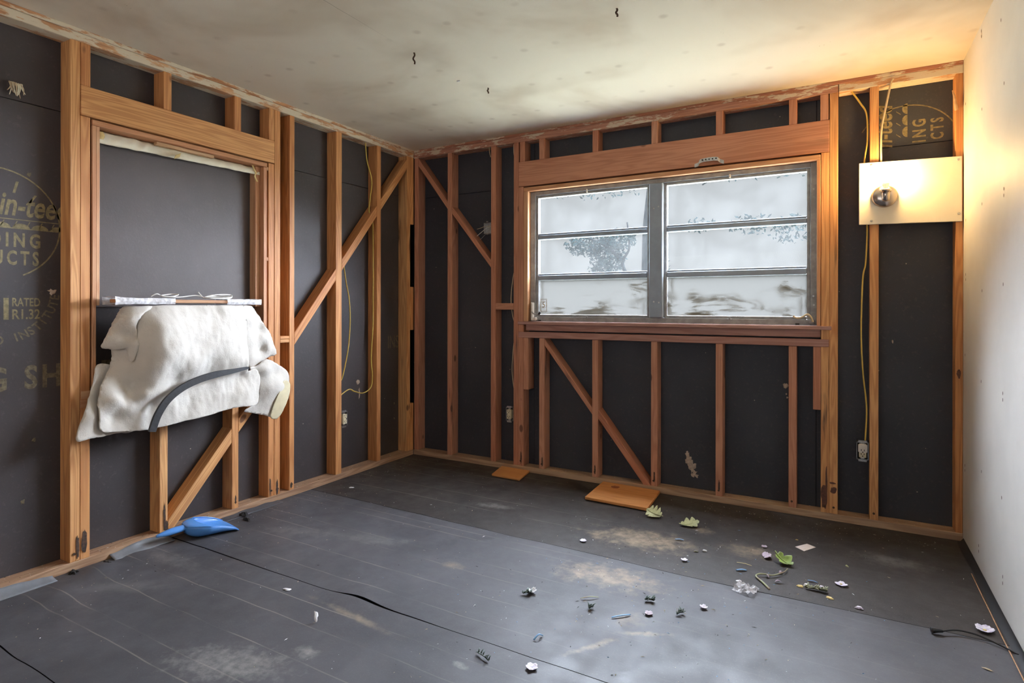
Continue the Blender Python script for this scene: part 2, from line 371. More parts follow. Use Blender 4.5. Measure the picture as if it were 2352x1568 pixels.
def box(name, m, xr, yr, zr, parent=None, axis=None, bev=0.002, rot=None):
    """board with its own local frame, local X along the length"""
    d = [xr[1] - xr[0], yr[1] - yr[0], zr[1] - zr[0]]
    c = Vector(((xr[0] + xr[1]) / 2, (yr[0] + yr[1]) / 2, (zr[0] + zr[1]) / 2))
    if axis is None: axis = max(range(3), key=lambda i: d[i])
    e = [Vector((1, 0, 0)), Vector((0, 1, 0)), Vector((0, 0, 1))]
    ax, ay, az = e[axis], e[(axis + 1) % 3], e[(axis + 2) % 3]
    dm = (d[axis], d[(axis + 1) % 3], d[(axis + 2) % 3])
    bm = bmesh.new(); bmesh.ops.create_cube(bm, size=1)
    for v in bm.verts: v.co = Vector((v.co.x * dm[0], v.co.y * dm[1], v.co.z * dm[2]))
    if bev: bmesh.ops.bevel(bm, geom=bm.edges[:], offset=min(bev, min(dm) * 0.3), segments=1, affect='EDGES')
    me = bpy.data.meshes.new(name); bm.to_mesh(me); bm.free()
    mw = Matrix(((ax.x, ay.x, az.x, c.x), (ax.y, ay.y, az.y, c.y), (ax.z, ay.z, az.z, c.z), (0, 0, 0, 1)))
    if rot is not None: mw = Matrix.Translation(c) @ rot.to_4x4() @ Matrix.Translation(-c) @ mw
    return link(name, me, m, parent, mw)
def prism(name, m, pts, n, depth, parent=None, bev=0.002):
    """polygon (3d points, planar) pushed along n by depth; local X along its longest edge"""
    P = [Vector(p) for p in pts]; n = Vector(n).normalized()
    c = sum(P, Vector()) / len(P) + n * depth / 2
    le = max(range(len(P)), key=lambda i: (P[(i + 1) % len(P)] - P[i]).length)
    ax = (P[(le + 1) % len(P)] - P[le]).normalized(); ay = n.cross(ax)
    mw = Matrix(((ax.x, ay.x, n.x, c.x), (ax.y, ay.y, n.y, c.y), (ax.z, ay.z, n.z, c.z), (0, 0, 0, 1)))
    inv = mw.inverted()
    bm = bmesh.new()
    a = [bm.verts.new(inv @ p) for p in P]; b = [bm.verts.new(inv @ (p + n * depth)) for p in P]
    bm.faces.new(a[::-1]); bm.faces.new(b)
    for i in range(len(P)): bm.faces.new((a[i], a[(i + 1) % len(P)], b[(i + 1) % len(P)], b[i]))
    bmesh.ops.recalc_face_normals(bm, faces=bm.faces[:])
    if bev: bmesh.ops.bevel(bm, geom=bm.edges[:], offset=bev, segments=1, affect='EDGES')
    me = bpy.data.meshes.new(name); bm.to_mesh(me); bm.free()
    return link(name, me, m, parent, mw)
def spline(pts, k=6, closed=False):
    P = [Vector(p) for p in pts]; n = len(P); out = []
    rng = range(n if closed else n - 1)
    for i in rng:
        if closed: a, b, c, d = P[i - 1], P[i], P[(i + 1) % n], P[(i + 2) % n]
        else: a, b, c, d = P[max(i - 1, 0)], P[i], P[i + 1], P[min(i + 2, n - 1)]
        for j in range(k):
            t = j / k
            out.append(0.5 * ((2 * b) + (c - a) * t + (2 * a - 5 * b + 4 * c - d) * t * t + (3 * b - a - 3 * c + d) * t ** 3))
    if not closed: out.append(P[-1])
    return out
def tube_geo(path, rad, seg=8, flat=1.0):
    V, F = [], []; n = len(path); up = Vector((0.13, 0.21, 0.97)).normalized()
    prev = None
    for i, p in enumerate(path):
        t = (path[min(i + 1, n - 1)] - path[max(i - 1, 0)]).normalized()
        if prev is None:
            u = t.cross(up)
            if u.length < 0.1: u = t.cross(Vector((1, 0, 0)))
            u.normalize()
        else:
            u = (prev - t * prev.dot(t)).normalized()
        prev = u; w = t.cross(u)
        r = rad(i / (n - 1)) if callable(rad) else rad
        for j in range(seg):
            a = 2 * math.pi * j / seg
            V.append(p + u * math.cos(a) * r + w * math.sin(a) * r * flat)
    for i in range(n - 1):
        for j in range(seg):
            a, b = i * seg + j, i * seg + (j + 1) % seg
            F.append((a, b, b + seg, a + seg))
    F.append(tuple(range(seg))[::-1]); F.append(tuple(range((n - 1) * seg, n * seg)))
    return V, F
def tube(name, m, pts, rad, parent=None, seg=8, k=6, flat=1.0):
    V, F = tube_geo(spline(pts, k) if k > 1 else [Vector(p) for p in pts], rad, seg, flat)
    return mesh(name, V, F, m, parent, smooth=True)
def lathe(name, m, prof, mw, parent=None, seg=28):
    V, F = [], []
    for r, z in prof:
        for j in range(seg):
            a = 2 * math.pi * j / seg; V.append(mw @ Vector((r * math.cos(a), r * math.sin(a), z)))
    for i in range(len(prof) - 1):
        for j in range(seg):
            a, b = i * seg + j, i * seg + (j + 1) % seg
            F.append((a, b, b + seg, a + seg))
    F.append(tuple(range(seg))[::-1]); F.append(tuple(range((len(prof) - 1) * seg, len(prof) * seg)))
    o = mesh(name, V, F, m, parent, smooth=True)
    return o
def join(lst):
    V, F = [], []
    for v, f in lst:
        k = len(V); V += list(v); F += [tuple(i + k for i in q) for q in f]
    return V, F
def boxgeo(xr, yr, zr):
    V = [(x, y, z) for x in xr for y in yr for z in zr]
    F = [(0, 1, 3, 2), (4, 6, 7, 5), (0, 4, 5, 1), (2, 3, 7, 6), (0, 2, 6, 4), (1, 5, 7, 3)]
    return V, F
def blobmesh(name, m, center, u, v, n, rx, ry, parent=None, thick=0.003, seed=0, rag=0.35, seg=22):
    """irregular thin patch lying on a surface"""
    c, u, v, n = map(Vector, (center, u, v, n)); rr = random.Random(seed)
    V = [c + n * thick]; F = []
    ring = []
    for j in range(seg):
        a = 2 * math.pi * j / seg; k = 1 - rag + rag * 2 * noise.noise(Vector((math.cos(a) * 1.9 + seed, math.sin(a) * 1.9, seed * 0.7))) + rr.uniform(-.12, .12)
        ring.append((math.cos(a) * rx * k, math.sin(a) * ry * k))
    for s, h in ((0.65, thick * 0.9), (1.0, 0.0)):
        for x, y in ring: V.append(c + u * x * s + v * y * s + n * h)
    for j in range(seg):
        F.append((0, 1 + j, 1 + (j + 1) % seg)); F.append((1 + j, 1 + seg + j, 1 + seg + (j + 1) % seg, 1 + (j + 1) % seg))
    return mesh(name, V, F, m, parent, smooth=False)

X, Y, Z = Vector((1, 0, 0)), Vector((0, 1, 0)), Vector((0, 0, 1))
D = 0.089                               # framing depth

# ------------------------------------------------------------------ floor
fl = mesh('floor', *boxgeo((-0.2, W + 0.2), (YR, 0.14), (-0.05, -0.006)), 'subfloor')
tag(fl, 'floor covered with long sheets of black felt paper', 'floor', kind='structure')
def sheet(i):
    y0, y1 = SEAMS[i], SEAMS[i + 1]; nx, ny = 110, 26
    def edge(x, s):                      # wandering torn edge
        if s in (0, 5): return 0
        e = 0.010 * noise.noise(Vector((x * 1.1, s * 3.3, 0))) + 0.004 * noise.noise(Vector((x * 5, s, 2)))
        if s == 1: e += -0.02 * math.exp(-((x - 2.5) / .5) ** 2) + 0.02 * math.exp(-(x / .8) ** 2)
        return e
    V, F = [], []
    for a in range(nx + 1):
        x = -0.001 + (W - 0.012) * a / nx
        gap = 0.0025 + 0.005 * max(0, noise.noise(Vector((x * 1.7, i * 2.0, 5)))) + (0.010 * math.exp(-((x - 1.32) / .10) ** 2) if i == 1 else 0) + (0.004 * math.exp(-((x - .3) / .5) ** 2) if i == 1 else 0)
        ya, yb = y0 + edge(x, i) - (0.001 if i else 0), y1 + edge(x, i + 1) + gap
        for b in range(ny + 1):
            t = b / ny; y = ya + (yb - ya) * t
            z = 0.0015 * noise.noise(Vector((x * 2.3, y * 2.3, 1)))
            rg = max(0, min(1, (0.75 - x) / 0.5)) * max(0, min(1, (-1.9 - y) / 0.35)) * max(0, min(1, (y + 3.2) / .3))
            z += 0.016 * rg * noise.noise(Vector((x * 5.0, y * 4.0, 3))) + 0.006 * rg * noise.noise(Vector((x * 13, y * 11, 8)))
            for cx, cy, r, hgt in ((0.10, -2.33, .07, .022), (1.27, -1.92, .10, .010), (0.22, -2.52, .06, .014), (0.95, -2.30, .05, .0)):
                z += hgt * math.exp(-((x - cx) ** 2 + (y - cy) ** 2) / r ** 2)
            V.append((x, y, z))
    for a in range(nx):
        for b in range(ny):
            q = a * (ny + 1) + b; F.append((q, q + 1, q + ny + 2, q + ny + 1))
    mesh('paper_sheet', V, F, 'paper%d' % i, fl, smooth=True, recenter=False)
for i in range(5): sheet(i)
# paper lapped up against the sole plate of the left wall
def flap(y0, y1, h, seed, m='grey_paper'):
    V, F = [], []; n = 24
    for i in range(n + 1):
        t = i / n; y = y0 + (y1 - y0) * t
        top = h * (0.35 + 0.65 * math.sin(math.pi * min(1, max(0.05, t)))) + 0.006 * noise.noise(Vector((y * 14, seed, 0)))
        for j in range(6):
            s = j / 5
            V.append((0.050 * (1 - s) ** 1.5 + 0.004 + 0.006 * noise.noise(Vector((y * 18, s * 3, seed))), y, 0.003 + top * s ** 1.2))
    for i in range(n):
        for j in range(5): q = i * 6 + j; F.append((q, q + 6, q + 7, q + 1))
    o = mesh('paper_flap', V, F, m, fl, smooth=True)
    s = o.modifiers.new('thickness', 'SOLIDIFY'); s.thickness = 0.0015
    return o
flap(-2.95, -2.47, 0.034, 1); flap(-2.24, -1.96, 0.036, 2); flap(-1.75, -1.30, 0.012, 5, 'paper2')
# torn ragged bits of the paper edge at the left plate
for k, (x, y, rx, ry) in enumerate(((0.03, -2.40, .035, .03), (0.06, -2.28, .05, .02), (0.045, -1.575, .03, .014), (0.12, -1.60, .035, .02))):
    blobmesh('torn_edge', 'dark_chip', (x, y, 0.003), X, Y, Z, rx, ry, fl, 0.012, 40 + k, 0.45)

# ------------------------------------------------------------------ ceiling, plain walls
ce = mesh('ceiling', *boxgeo((-0.2, W + 0.2), (YR - 0.1, 0.2), (H, H + 0.06)), 'ceiling', recenter=False)
tag(ce, 'stained off-white ceiling with faint joint lines', 'ceiling', kind='structure')
wr = mesh('wall_right', *boxgeo((W, W + 0.05), (YR, 0.14), (0.0, H)), 'white_wall', recenter=False)
tag(wr, 'smooth cream white wallboard with small nail spots', 'wall', kind='structure')
NS = [(-0.435, 2.409), (-0.852, 2.038), (-0.451, 2.058), (-0.849, 1.638), (-0.457, 1.641), (-0.841, 1.275), (-0.838, 0.859), (-0.450, 0.465), (-0.822, 0.456), (-0.392, 0.119), (-0.46, 1.26), (-0.07, 1.62), (-0.07, 1.35), (-0.44, 0.86), (-0.06, 0.95), (-0.84, 0.16), (-0.80, 2.30), (-0.06, 2.2), (-0.06, 0.4)]
nv = []
for k, (y, z) in enumerate(NS):
    for q in range(2 if k % 3 == 0 else 1):
        zz = z - q * 0.025; r = 0.006
        nv.append(([(W - 0.0015, y + r * math.cos(a) * .8, zz + r * 1.3 * math.sin(a)) for a in [j * math.pi / 4 for j in range(8)]], [tuple(range(8))[::-1]]))
nsp = mesh('nail_spot', *join(nv), 'rust', wr); nsp['kind'] = 'stuff'
# lapped black paper strip and thin edge trim at the foot of the right wall
bb = empty('baseboard_right', (W - 0.01, -1.5, 0)); tag(bb, 'black paper strip lapped along foot of right wall', 'baseboard', kind='structure')
V, F = [], []
for i in range(41):
    y = -0.02 + (YR + 0.05) * i / 40
    wv = 0.006 * noise.noise(Vector((y * 3, 0, 0)))
    V += [(W - 0.026 + wv, y, 0.003), (W - 0.012 + wv * .5, y, 0.008), (W - 0.001, y, 0.024 + 0.008 * noise.noise(Vector((y * 2, 4, 0))))]
for i in range(40):
    for j in range(2): q = i * 3 + j; F.append((q, q + 1, q + 4, q + 3))
mesh('paper_strip', V, F, 'black_rubber', bb, smooth=True)
V, F = tube_geo(spline([(W - 0.034, -0.44, 0.005), (W - 0.035, -0.9, 0.005), (W - 0.033, -1.5, 0.005), (W - 0.035, -2.4, 0.005)], 8), 0.0022, 6)
mesh('edge_wire', V, F, 'lath', bb, smooth=True)

# unseen rear wall kept dark to cut bounce; wide window added for fill
wf = mesh('wall_front', *join([boxgeo((-0.1, 0.55), (YR - 0.1, YR), (0, H)), boxgeo((2.95, W), (YR - 0.1, YR), (0, H)), boxgeo((0.55, 2.95), (YR - 0.1, YR), (0, 0.88)), boxgeo((0.55, 2.95), (YR - 0.1, YR), (2.12, H))]), 'sheath', recenter=False)
tag(wf, 'dark sheathed wall behind the viewer with a wide window', 'wall', kind='structure')
w3 = empty('window_3', (1.75, YR, 0.88)); tag(w3, 'wide white window in the wall behind the viewer', 'window', kind='structure')
for q in ((0.55, 0.59), (1.73, 1.77), (2.91, 2.95)): box('frame', 'white_plastic', q, (YR - 0.08, YR - 0.02), (0.88, 2.12), w3)
for q in ((0.88, 0.92), (2.08, 2.12)): box('frame', 'white_plastic', (0.59, 2.91), (YR - 0.08, YR - 0.02), q, w3)

# ------------------------------------------------------------------ left wall
wl = mesh('wall_left', *boxgeo((-0.14, -0.105), (YR - 0.1, 0.104), (0, H)), 'sheath', recenter=False)
tag(wl, 'open stud wall with black fibreboard sheathing and boarded opening', 'wall', kind='structure')
for zr in ((0.0, 2.068), (2.071, H)):
    for yr in ((YR, -3.604), (-3.601, -2.384), (-2.381, -1.197), (-1.194, 0.1)):
        box('sheathing_panel', 'sheath', (-0.104, -0.0905), yr, zr, wl, bev=0.001)
def Lb(name, yr, zr, m='pine', xr=(-D, 0.0), **k):
    j = R.uniform(-.0012, .0012)
    return box(name, m, (xr[0] + j, xr[1] + j), yr, zr, wl, **k)
SP, TP = 0.040, 2.381
Lb('sole_plate', (YR, -0.001), (0.0, SP), 'sole', axis=1); 
tpl = Lb('top_plate', (YR, 0.0), (TP, 2.420), 'plate_pine'); tpl['label'] = 'top plate smeared with old white paint'
Lb('ceiling_nailer', (YR, 0.0), (2.4205, H), 'plate_pine', xr=(-D, 0.004))
for yr in ((-2.402, -2.3625), (-1.3245, -1.283), (-1.214, -1.176), (-0.829, -0.776), (-0.428, -0.385), (-0.084, -0.043)):
    Lb('stud', yr, (SP, TP))
for y in (-2.81, -3.21, -3.62, -4.02, -4.43): Lb('stud', (y, y + .041), (SP, TP))
Lb('jack_stud', (-2.3615, -2.322), (SP, 2.051)); Lb('jack_stud', (-1.3675, -1.3265), (SP, 2.049))
hd = Lb('header', (-2.3615, -1.327), (2.053, 2.188), axis=1, xr=(-D, 0.003)); hd['label'] = 'wide pine header over the boarded opening'
for yr in ((-2.3615, -2.322), (-1.991, -1.950), (-1.593, -1.551), (-1.365, -1.327)): Lb('cripple_stud', yr, (2.189, TP))
for yr in ((-2.008, -1.967), (-1.607, -1.566)): Lb('cripple_stud', yr, (SP, 0.722))
Lb('rough_sill', (-2.3615, -1.3265), (0.723, 0.763), 'jamb'); Lb('rough_sill', (-2.3605, -1.3275), (0.764, 0.803), 'jamb')
for zr in ((1.845, TP), (1.00, 1.345), (SP, 0.415)): Lb('spacer_block', (-0.0425, -0.002), zr, axis=2)
def Ldiag(y0, y1, f, th=0.078):
    prism('diagonal_brace', 'pine', [(0.0, y0, f(y0)), (0.0, y1, f(y1)), (0.0, y1, f(y1) - th), (0.0, y0, f(y0) - th)], (-1, 0, 0), D - 0.002, wl)
fa = lambda y: 2.372 + (y + 0.07) * 1.22
Ldiag(-0.3845, -0.085, fa); Ldiag(-0.7755, -0.429, fa); Ldiag(-1.1755, -0.830, fa)
fb = lambda y: 0.505 + (y + 1.603) * 1.14
Ldiag(-1.565, -1.3685, lambda y: 0.545 + (y + 1.566) * 1.1); Ldiag(-1.966, -1.608, fb, 0.082)
for zr in ((0.964, 0.983), (0.985, 1.004)): Lb('block', (-1.2825, -1.2145), zr, axis=1)
# nail heads at stud feet
nh = []
for y in (-2.385, -2.345, -1.345, -1.30, -1.195, -1.585): nh.append(tube_geo([Vector((-0.002, y, 0.075)), Vector((0.003, y, 0.075))], 0.006, 8))
q = mesh('nail_head', *join(nh), 'rust', wl); q['kind'] = 'stuff'

M['mould'] = plain('black_water_stain', (0.035, 0.026, 0.022), 0.8, c2=(0.10, 0.05, 0.03), scale=70)
M['red_stain'] = plain('red_brown_water_stain', (0.16, 0.065, 0.04), 0.8, c2=(0.09, 0.04, 0.03), scale=50)
for k, (y, z, ry, rz) in enumerate(((-2.372, .10, .008, .055), (-2.345, .12, .012, .060), (-1.985, .12, .007, .065), (-1.978, .07, .012, .03), (-1.585, .09, .006, .03), (-1.355, .10, .006, .06), (-1.305, .085, .010, .05), (-1.20, .07, .010, .02))):
    blobmesh('stain', 'mould', (0.0015, y, z), Y, Z, X, ry, rz, wl, .0004, 60 + k, .12)
# boarded opening
w2 = empty('window_2', (-0.05, -1.84, 0.80)); tag(w2, 'former window opening boarded with dark brown panel on left wall', 'window', kind='structure')
cb = box('cover_panel', 'cover', (-0.0900, -0.083), (-2.318, -1.372), (1.182, 2.05), w2, bev=0.001); cb['label'] = 'dark brown board closing the opening'
box('jamb', 'jamb', (-0.075, 0.004), (-2.316, -2.299), (0.81, 2.018), w2); box('stop', 'jamb', (-0.045, 0.001), (-2.2985, -2.283), (1.19, 2.018), w2)
box('head_jamb', 'jamb', (-0.075, 0.004), (-2.316, -1.380), (2.0195, 2.044), w2)
box('jamb', 'jamb', (-0.080, 0.004), (-1.4045, -1.3815), (0.81, 2.018), w2)
box('stop', 'jamb', (-0.082, -0.028), (-1.436, -1.4055), (1.186, 2.018), w2)
for z in (1.46, 2.0): box('shim', 'jamb', (-0.02, 0.0), (-1.3805, -1.3685), (z, z + .022), w2)
box('cleat', 'lath', (-0.045, -0.015), (-2.016, -1.706), (2.003, 2.019), w2)
# crumpled cream paper along the top
V, F = [], []; nu, nw = 90, 9
for i in range(nu + 1):
    t = i / nu; y = -2.280 + 0.872 * t
    for j in range(nw):
        a = j / (nw - 1)
        wr_ = 0.006 * noise.noise(Vector((y * 30 + a * 4, a * 2, 0))) + 0.005 * math.sin(y * 95 + a * 5) * (0.3 + 0.7 * noise.noise(Vector((y * 6, 0, 0))) ** 2 * 3)
        x = -0.072 + 0.030 * math.sin(math.pi * (0.12 + 0.6 * a)) + 0.020 * a + wr_
        z = 2.016 - (0.066 - 0.020 * t) * a + 0.003 * noise.noise(Vector((y * 12, a, 4)))
        V.append((x, y, z))
for i in range(nu):
    for j in range(nw - 1): q = i * nw + j; F.append((q, q + 1, q + nw + 1, q + nw))
pr = mesh('paper_strip', V, F, 'cream_paper', None, smooth=True)
pr.modifiers.new('thickness', 'SOLIDIFY').thickness = 0.002
tag(pr, 'crumpled cream paper strip stuffed along top of the boarded opening', 'paper strip')
def ribbon(name, m, pts, wdir, wd_, parent, th=0.0012):
    P = spline(pts, 5); w = Vector(wdir) * wd_ / 2
    V, F = [], []
    for p in P: V += [p - w, p + w]
    for i in range(len(P) - 1): F.append((2 * i, 2 * i + 1, 2 * i + 3, 2 * i + 2))
    o = mesh(name, V, F, m, parent, smooth=True); o.modifiers.new('thickness', 'SOLIDIFY').thickness = th
    return o
ribbon('tape', 'tape', [(-0.028, -2.268, 2.005), (-0.024, -2.262, 1.985), (-0.03, -2.266, 1.968)], (0, 1, .2), 0.022, pr)
ribbon('tape', 'tape', [(-0.03, -1.885, 1.985), (-0.005, -1.905, 1.972), (0.02, -1.945, 1.952)], (0, .25, .95), 0.022, pr)
ribbon('tape', 'tape', [(-0.03, -1.455, 2.02), (-0.026, -1.447, 1.995), (-0.02, -1.44, 1.975), (-0.022, -1.446, 1.955), (-0.018, -1.432, 1.925)], (0, .95, .25), 0.012, pr)

# printed lettering on the sheathing
def textgeo(s, size, sx=1.0, shear=0.0, bold=0.0, sp=1.0):
    cu = bpy.data.curves.new('t', 'FONT'); cu.body = s; cu.size = size; cu.shear = shear; cu.offset = bold; cu.space_character = sp; cu.resolution_u = 3
    ob = bpy.data.objects.new('t', cu); COL.objects.link(ob); bpy.context.view_layer.update()
    me = bpy.data.meshes.new_from_object(ob.evaluated_get(bpy.context.evaluated_depsgraph_get()))
    V = [Vector((v.co.x * sx, v.co.y, 0)) for v in me.vertices]; F = [tuple(p.vertices) for p in me.polygons]
    bpy.data.meshes.remove(me); bpy.data.objects.remove(ob); bpy.data.curves.remove(cu)
    return V, F
def fit(s, width, height, shear=0.0, bold=0.0, anchor=0.0, sp=1.0):
    """text scaled to a given width and cap height, left at x=anchor; baseline at 0"""
    V, F = textgeo(s, 1.0, 1, shear, bold, sp)
    xs = [v.x for v in V]; ys = [v.y for v in V]; hx = max(ys)
    k = width / (max(xs) - min(xs)); x0 = min(xs)
    return [Vector((anchor + (v.x - x0) * k, v.y * height / hx, 0)) for v in V], F
def arcgeo(c, r, a0, a1, w, n=40):
    V, F = [], []
    for i in range(n + 1):
        a = a0 + (a1 - a0) * i / n
        V += [Vector((c[0] + (r - w / 2) * math.cos(a), c[1] + (r - w / 2) * math.sin(a), 0)), Vector((c[0] + (r + w / 2) * math.cos(a), c[1] + (r + w / 2) * math.sin(a), 0))]
    for i in range(n): F.append((2 * i, 2 * i + 1, 2 * i + 3, 2 * i + 2))
    return V, F
def quad(x0, x1, y0, y1, sk=0.0):
    return [Vector((x0, y0, 0)), Vector((x1, y0, 0)), Vector((x1 + sk, y1, 0)), Vector((x0 + sk, y1, 0))], [(0, 1, 2, 3)]
def place(geo, mw):
    return [mw @ v for v in geo[0]], geo[1]
def Lmat(x, y, z): return Matrix(((0, 0, 1, x), (1, 0, 0, y), (0, 1, 0, z), (0, 0, 0, 1)))   # local x -> +y, local y -> +z
ML = Lmat(-0.0900, 0, 0)
def shift(g, dx, dy): return [v + Vector((dx, dy, 0)) for v in g[0]], g[1]
def lp(name, geos, m='print', parent=wl, mw=ML):
    V, F = join(geos); V, F = place((V, F), mw)
    return mesh(name, V, F, m, parent)
yc, zc, rc = -2.640, 1.535, 0.236
emb = [arcgeo((yc, zc), rc, math.radians(-65), math.radians(215), 0.006)]
for a in (20, 42, 66, 90, 114, 138): 
    ca, sa = math.cos(math.radians(a)), math.sin(math.radians(a))
    if a in (20,): continue
    emb.append(quad(yc + ca * .165 - .005, yc + ca * .165 + .005, zc + sa * .150, zc + sa * .205, ca * 0.03))
emb += [quad(-2.87, -2.405, 1.557, 1.561), quad(-2.87, -2.41, 1.519, 1.523)]
for k in range(9): emb.append(quad(-2.80 + k * .045, -2.796 + k * .045, 1.527, 1.553, .012))
for k in range(7):                       # scalloped skyline under the script
    yy = -2.85 + k * .068
    emb.append(([Vector((yy + .031 + .031 * math.cos(t), 1.523 + .02 * math.sin(t), 0)) for t in [j * math.pi / 8 for j in range(9)]], [tuple(range(9))]))
emb += [shift(fit('Certain-teed', 0.46, 0.098, 0.25, 0.02), -2.825, 1.577)]
lp('printed_emblem', emb, 'print')
lp('printed_words', [shift(fit('BUILDING', 0.345, 0.060, 0, 0.03, sp=1.45), -2.823, 1.443), shift(fit('PRODUCTS', 0.345, 0.060, 0, 0.03, sp=1.45), -2.828, 1.366)])
lp('printed_rating', [shift(fit('RATED', 0.100, 0.036, 0, 0.02), -2.578, 1.187), shift(fit('R1.32', 0.100, 0.042, 0, 0.02), -2.578, 1.132), shift(fit('I', 0.018, 0.090, 0, 0.02), -2.608, 1.132)], 'print')
def arctext(s, c, r, a0, a1, size, bold=0.02):
    out = []
    n = len(s)
    for i, ch in enumerate(s):
        if ch == ' ': continue
        a = a0 + (a1 - a0) * (i + .5) / n
        V, F = textgeo(ch, size, 0.9, 0, bold * size); xm = (min(v.x for v in V) + max(v.x for v in V)) / 2
        rt = Matrix.Translation((c[0] + r * math.cos(a), c[1] + r * math.sin(a), 0)) @ Matrix.Rotation(a + math.pi / 2, 4, 'Z')
        out.append(([rt @ (v - Vector((xm, 0, 0))) for v in V], F))
    return out
lp('printed_ring', arctext('FIBERBOARD INSTITUTE', (-2.630, 1.250), 0.225, math.radians(-166), math.radians(-2), 0.052), 'print_dim')
lp('printed_title', [shift(fit('INSULATING SHEATHING', 1.47, 0.100, 0, 0.03, sp=1.25), -3.32, 0.83)], 'print_dim')
lp('printed_word', [shift(fit('INS', 0.125, 0.100, 0, 0.0), -0.205, 0.86)], 'print_dim')
# plaster spots and a tuft of fibre on the left sheathing
blobmesh('plaster_spot', 'plaster', (-0.0903, -2.433, 1.252), Y, Z, X, .020, .019, wl, .006, 3)
blobmesh('plaster_spot', 'plaster', (-0.0903, -0.527, 0.634), Y, Z, X, .020, .020, wl, .006, 4, .12)
blobmesh('plaster_streak', 'plaster', (-0.0903, -0.515, 0.55), Y, Z, X, .008, .045, wl, .003, 6)
for k, (y, z) in enumerate(((-0.13, 0.42), (-0.13, 0.30), (-2.52, 1.76), (-2.5, .60), (-2.54, .34))): blobmesh('plaster_spot', 'print_dim', (-0.0903, y, z), Y, Z, X, .010, .011, wl, .002, 12 + k, .2)
tf = empty('fibre_tuft', (-0.08, -2.574, 2.085)); tag(tf, 'torn tuft of tan fibre stuck high on the black sheathing', 'fibre tuft')
blobmesh('backing', 'tan_chip', (-0.0895, -2.574, 2.135), Y, Z, X, .030, .014, tf, .02, 9)
for k in range(14):
    y = -2.595 + .042 * k / 13
    tube('strand', 'cream_paper' if k % 2 else 'tan_chip', [(-0.072, y, 2.138), (-0.060 + R.uniform(-.01, .01), y + R.uniform(-.006, .006), 2.115), (-0.07 + R.uniform(-.012, .012), y + R.uniform(-.01, .01), 2.10 - R.uniform(0, .03))], lambda t: .0042 * (1 - .7 * t), tf, 5, 4)

# ------------------------------------------------------------------ back wall
wb = mesh('wall_back', *join([boxgeo((-0.14, 1.045), (0.104, 0.14), (0, H)), boxgeo((2.872, W + .05), (0.104, 0.14), (0, H)), boxgeo((1.045, 2.872), (0.104, 0.14), (0, 1.085)), boxgeo((1.045, 2.872), (0.104, 0.14), (2.012, H))]), 'sheath_b', recenter=False)
tag(wb, 'open stud wall with black sheathing around the aluminium window', 'wall', kind='structure')
for xr, zr in (((-0.0895, 0.745), (0, 2.068)), ((-0.0895, 0.745), (2.071, H)), ((0.748, 1.045), (0, H)), ((1.047, 2.870), (0, 1.086)), ((1.047, 2.870), (2.012, H)), ((2.872, 3.149), (0, H)), ((3.152, W), (2.062, H)), ((3.152, W), (0, 2.059))):
    box('sheathing_panel', 'sheath_b', xr, (0.0905, 0.104), zr, wb, bev=0.001)
def Bb(name, xr, zr, m='fir', yr=(0.0, D), **k):
    j = R.uniform(-.0012, .0012)
    return box(name, m, xr, (yr[0] + j, yr[1] + j), zr, wb, **k)
Bb('sole_plate', (0.0005, W - .001), (0, SP), 'sole', axis=0)
tq = Bb('top_plate', (0.0, 2.98), (2.377, 2.420), 'plate_fir'); Bb('top_plate', (2.983, W - .001), (2.377, 2.420), 'plate_pine')
Bb('ceiling_nailer', (0.0, W - .001), (2.4205, H), 'plate_fir', yr=(-0.003, D))
for xr in ((0.005, 0.046), (0.332, 0.373), (0.728, 0.769), (0.921, 0.9615), (2.9385, 2.980), (3.130, 3.171), (3.503, 3.534)):
    Bb('stud', xr, (SP, 2.377), 'pine' if xr[0] > 2.9 else 'fir')
Bb('jack_stud', (0.962, 1.003), (SP, 2.052)); Bb('jack_stud', (2.897, 2.938), (SP, 2.052), 'pine')
hb = Bb('header', (0.9625, 2.9375), (2.054, 2.232), axis=0, yr=(-0.002, D)); hb['label'] = 'wide reddish header over the aluminium window'
for x in (0.971, 1.128, 1.530, 1.933, 2.330, 2.733, 2.892): Bb('cripple_stud', (x, x + .041), (2.2325, 2.377))
for x in (1.130, 1.531, 1.933, 2.331, 2.733): Bb('cripple_stud', (x, x + .041), (SP, 0.964))
Bb('scab', (1.0035, 1.043), (0.592, 0.964)); Bb('scab', (2.858, 2.8965), (0.610, 0.964))
Bb('rough_sill', (0.9625, 2.937), (0.965, 1.007), 'sill', axis=0, yr=(-0.004, D))
Bb('block', (0.7695, 0.9205), (1.165, 1.213), axis=0)
def Bdiag(x0, x1, z0, z1, th):
    prism('diagonal_brace', 'fir', [(x0, 0, z0), (x1, 0, z1), (x1, 0, z1 - th), (x0, 0, z0 - th)], (0, 1, 0), D - .002, wb)
Bdiag(0.0465, 0.3315, 2.372, 2.006, 0.060); Bdiag(0.3735, 0.7275, 1.962, 1.533, 0.055)
Bdiag(1.1715, 1.5305, 0.962, 0.506, 0.046); Bdiag(1.5725, 1.9325, 0.500, 0.040, 0.062)
for k, (x, z, rx, rz, mm) in enumerate(((2.915, .13, .017, .075, 'red_stain'), (2.925, .22, .006, .09, 'red_stain'), (2.960, .17, .017, .020, 'red_stain'), (2.955, .21, .018, .006, 'red_stain'), (.985, .10, .006, .05, 'mould'), (1.155, .09, .006, .04, 'mould'), (1.552, .09, .006, .04, 'mould'), (1.955, .10, .006, .04, 'mould'), (2.352, .10, .006, .04, 'mould'), (3.517, .85, .010, .025, 'red_stain'))):
    blobmesh('stain', mm, (x, -0.0015, z), X, Z, -Y, rx, rz, wb, .0004, 80 + k, .12)
nh = []
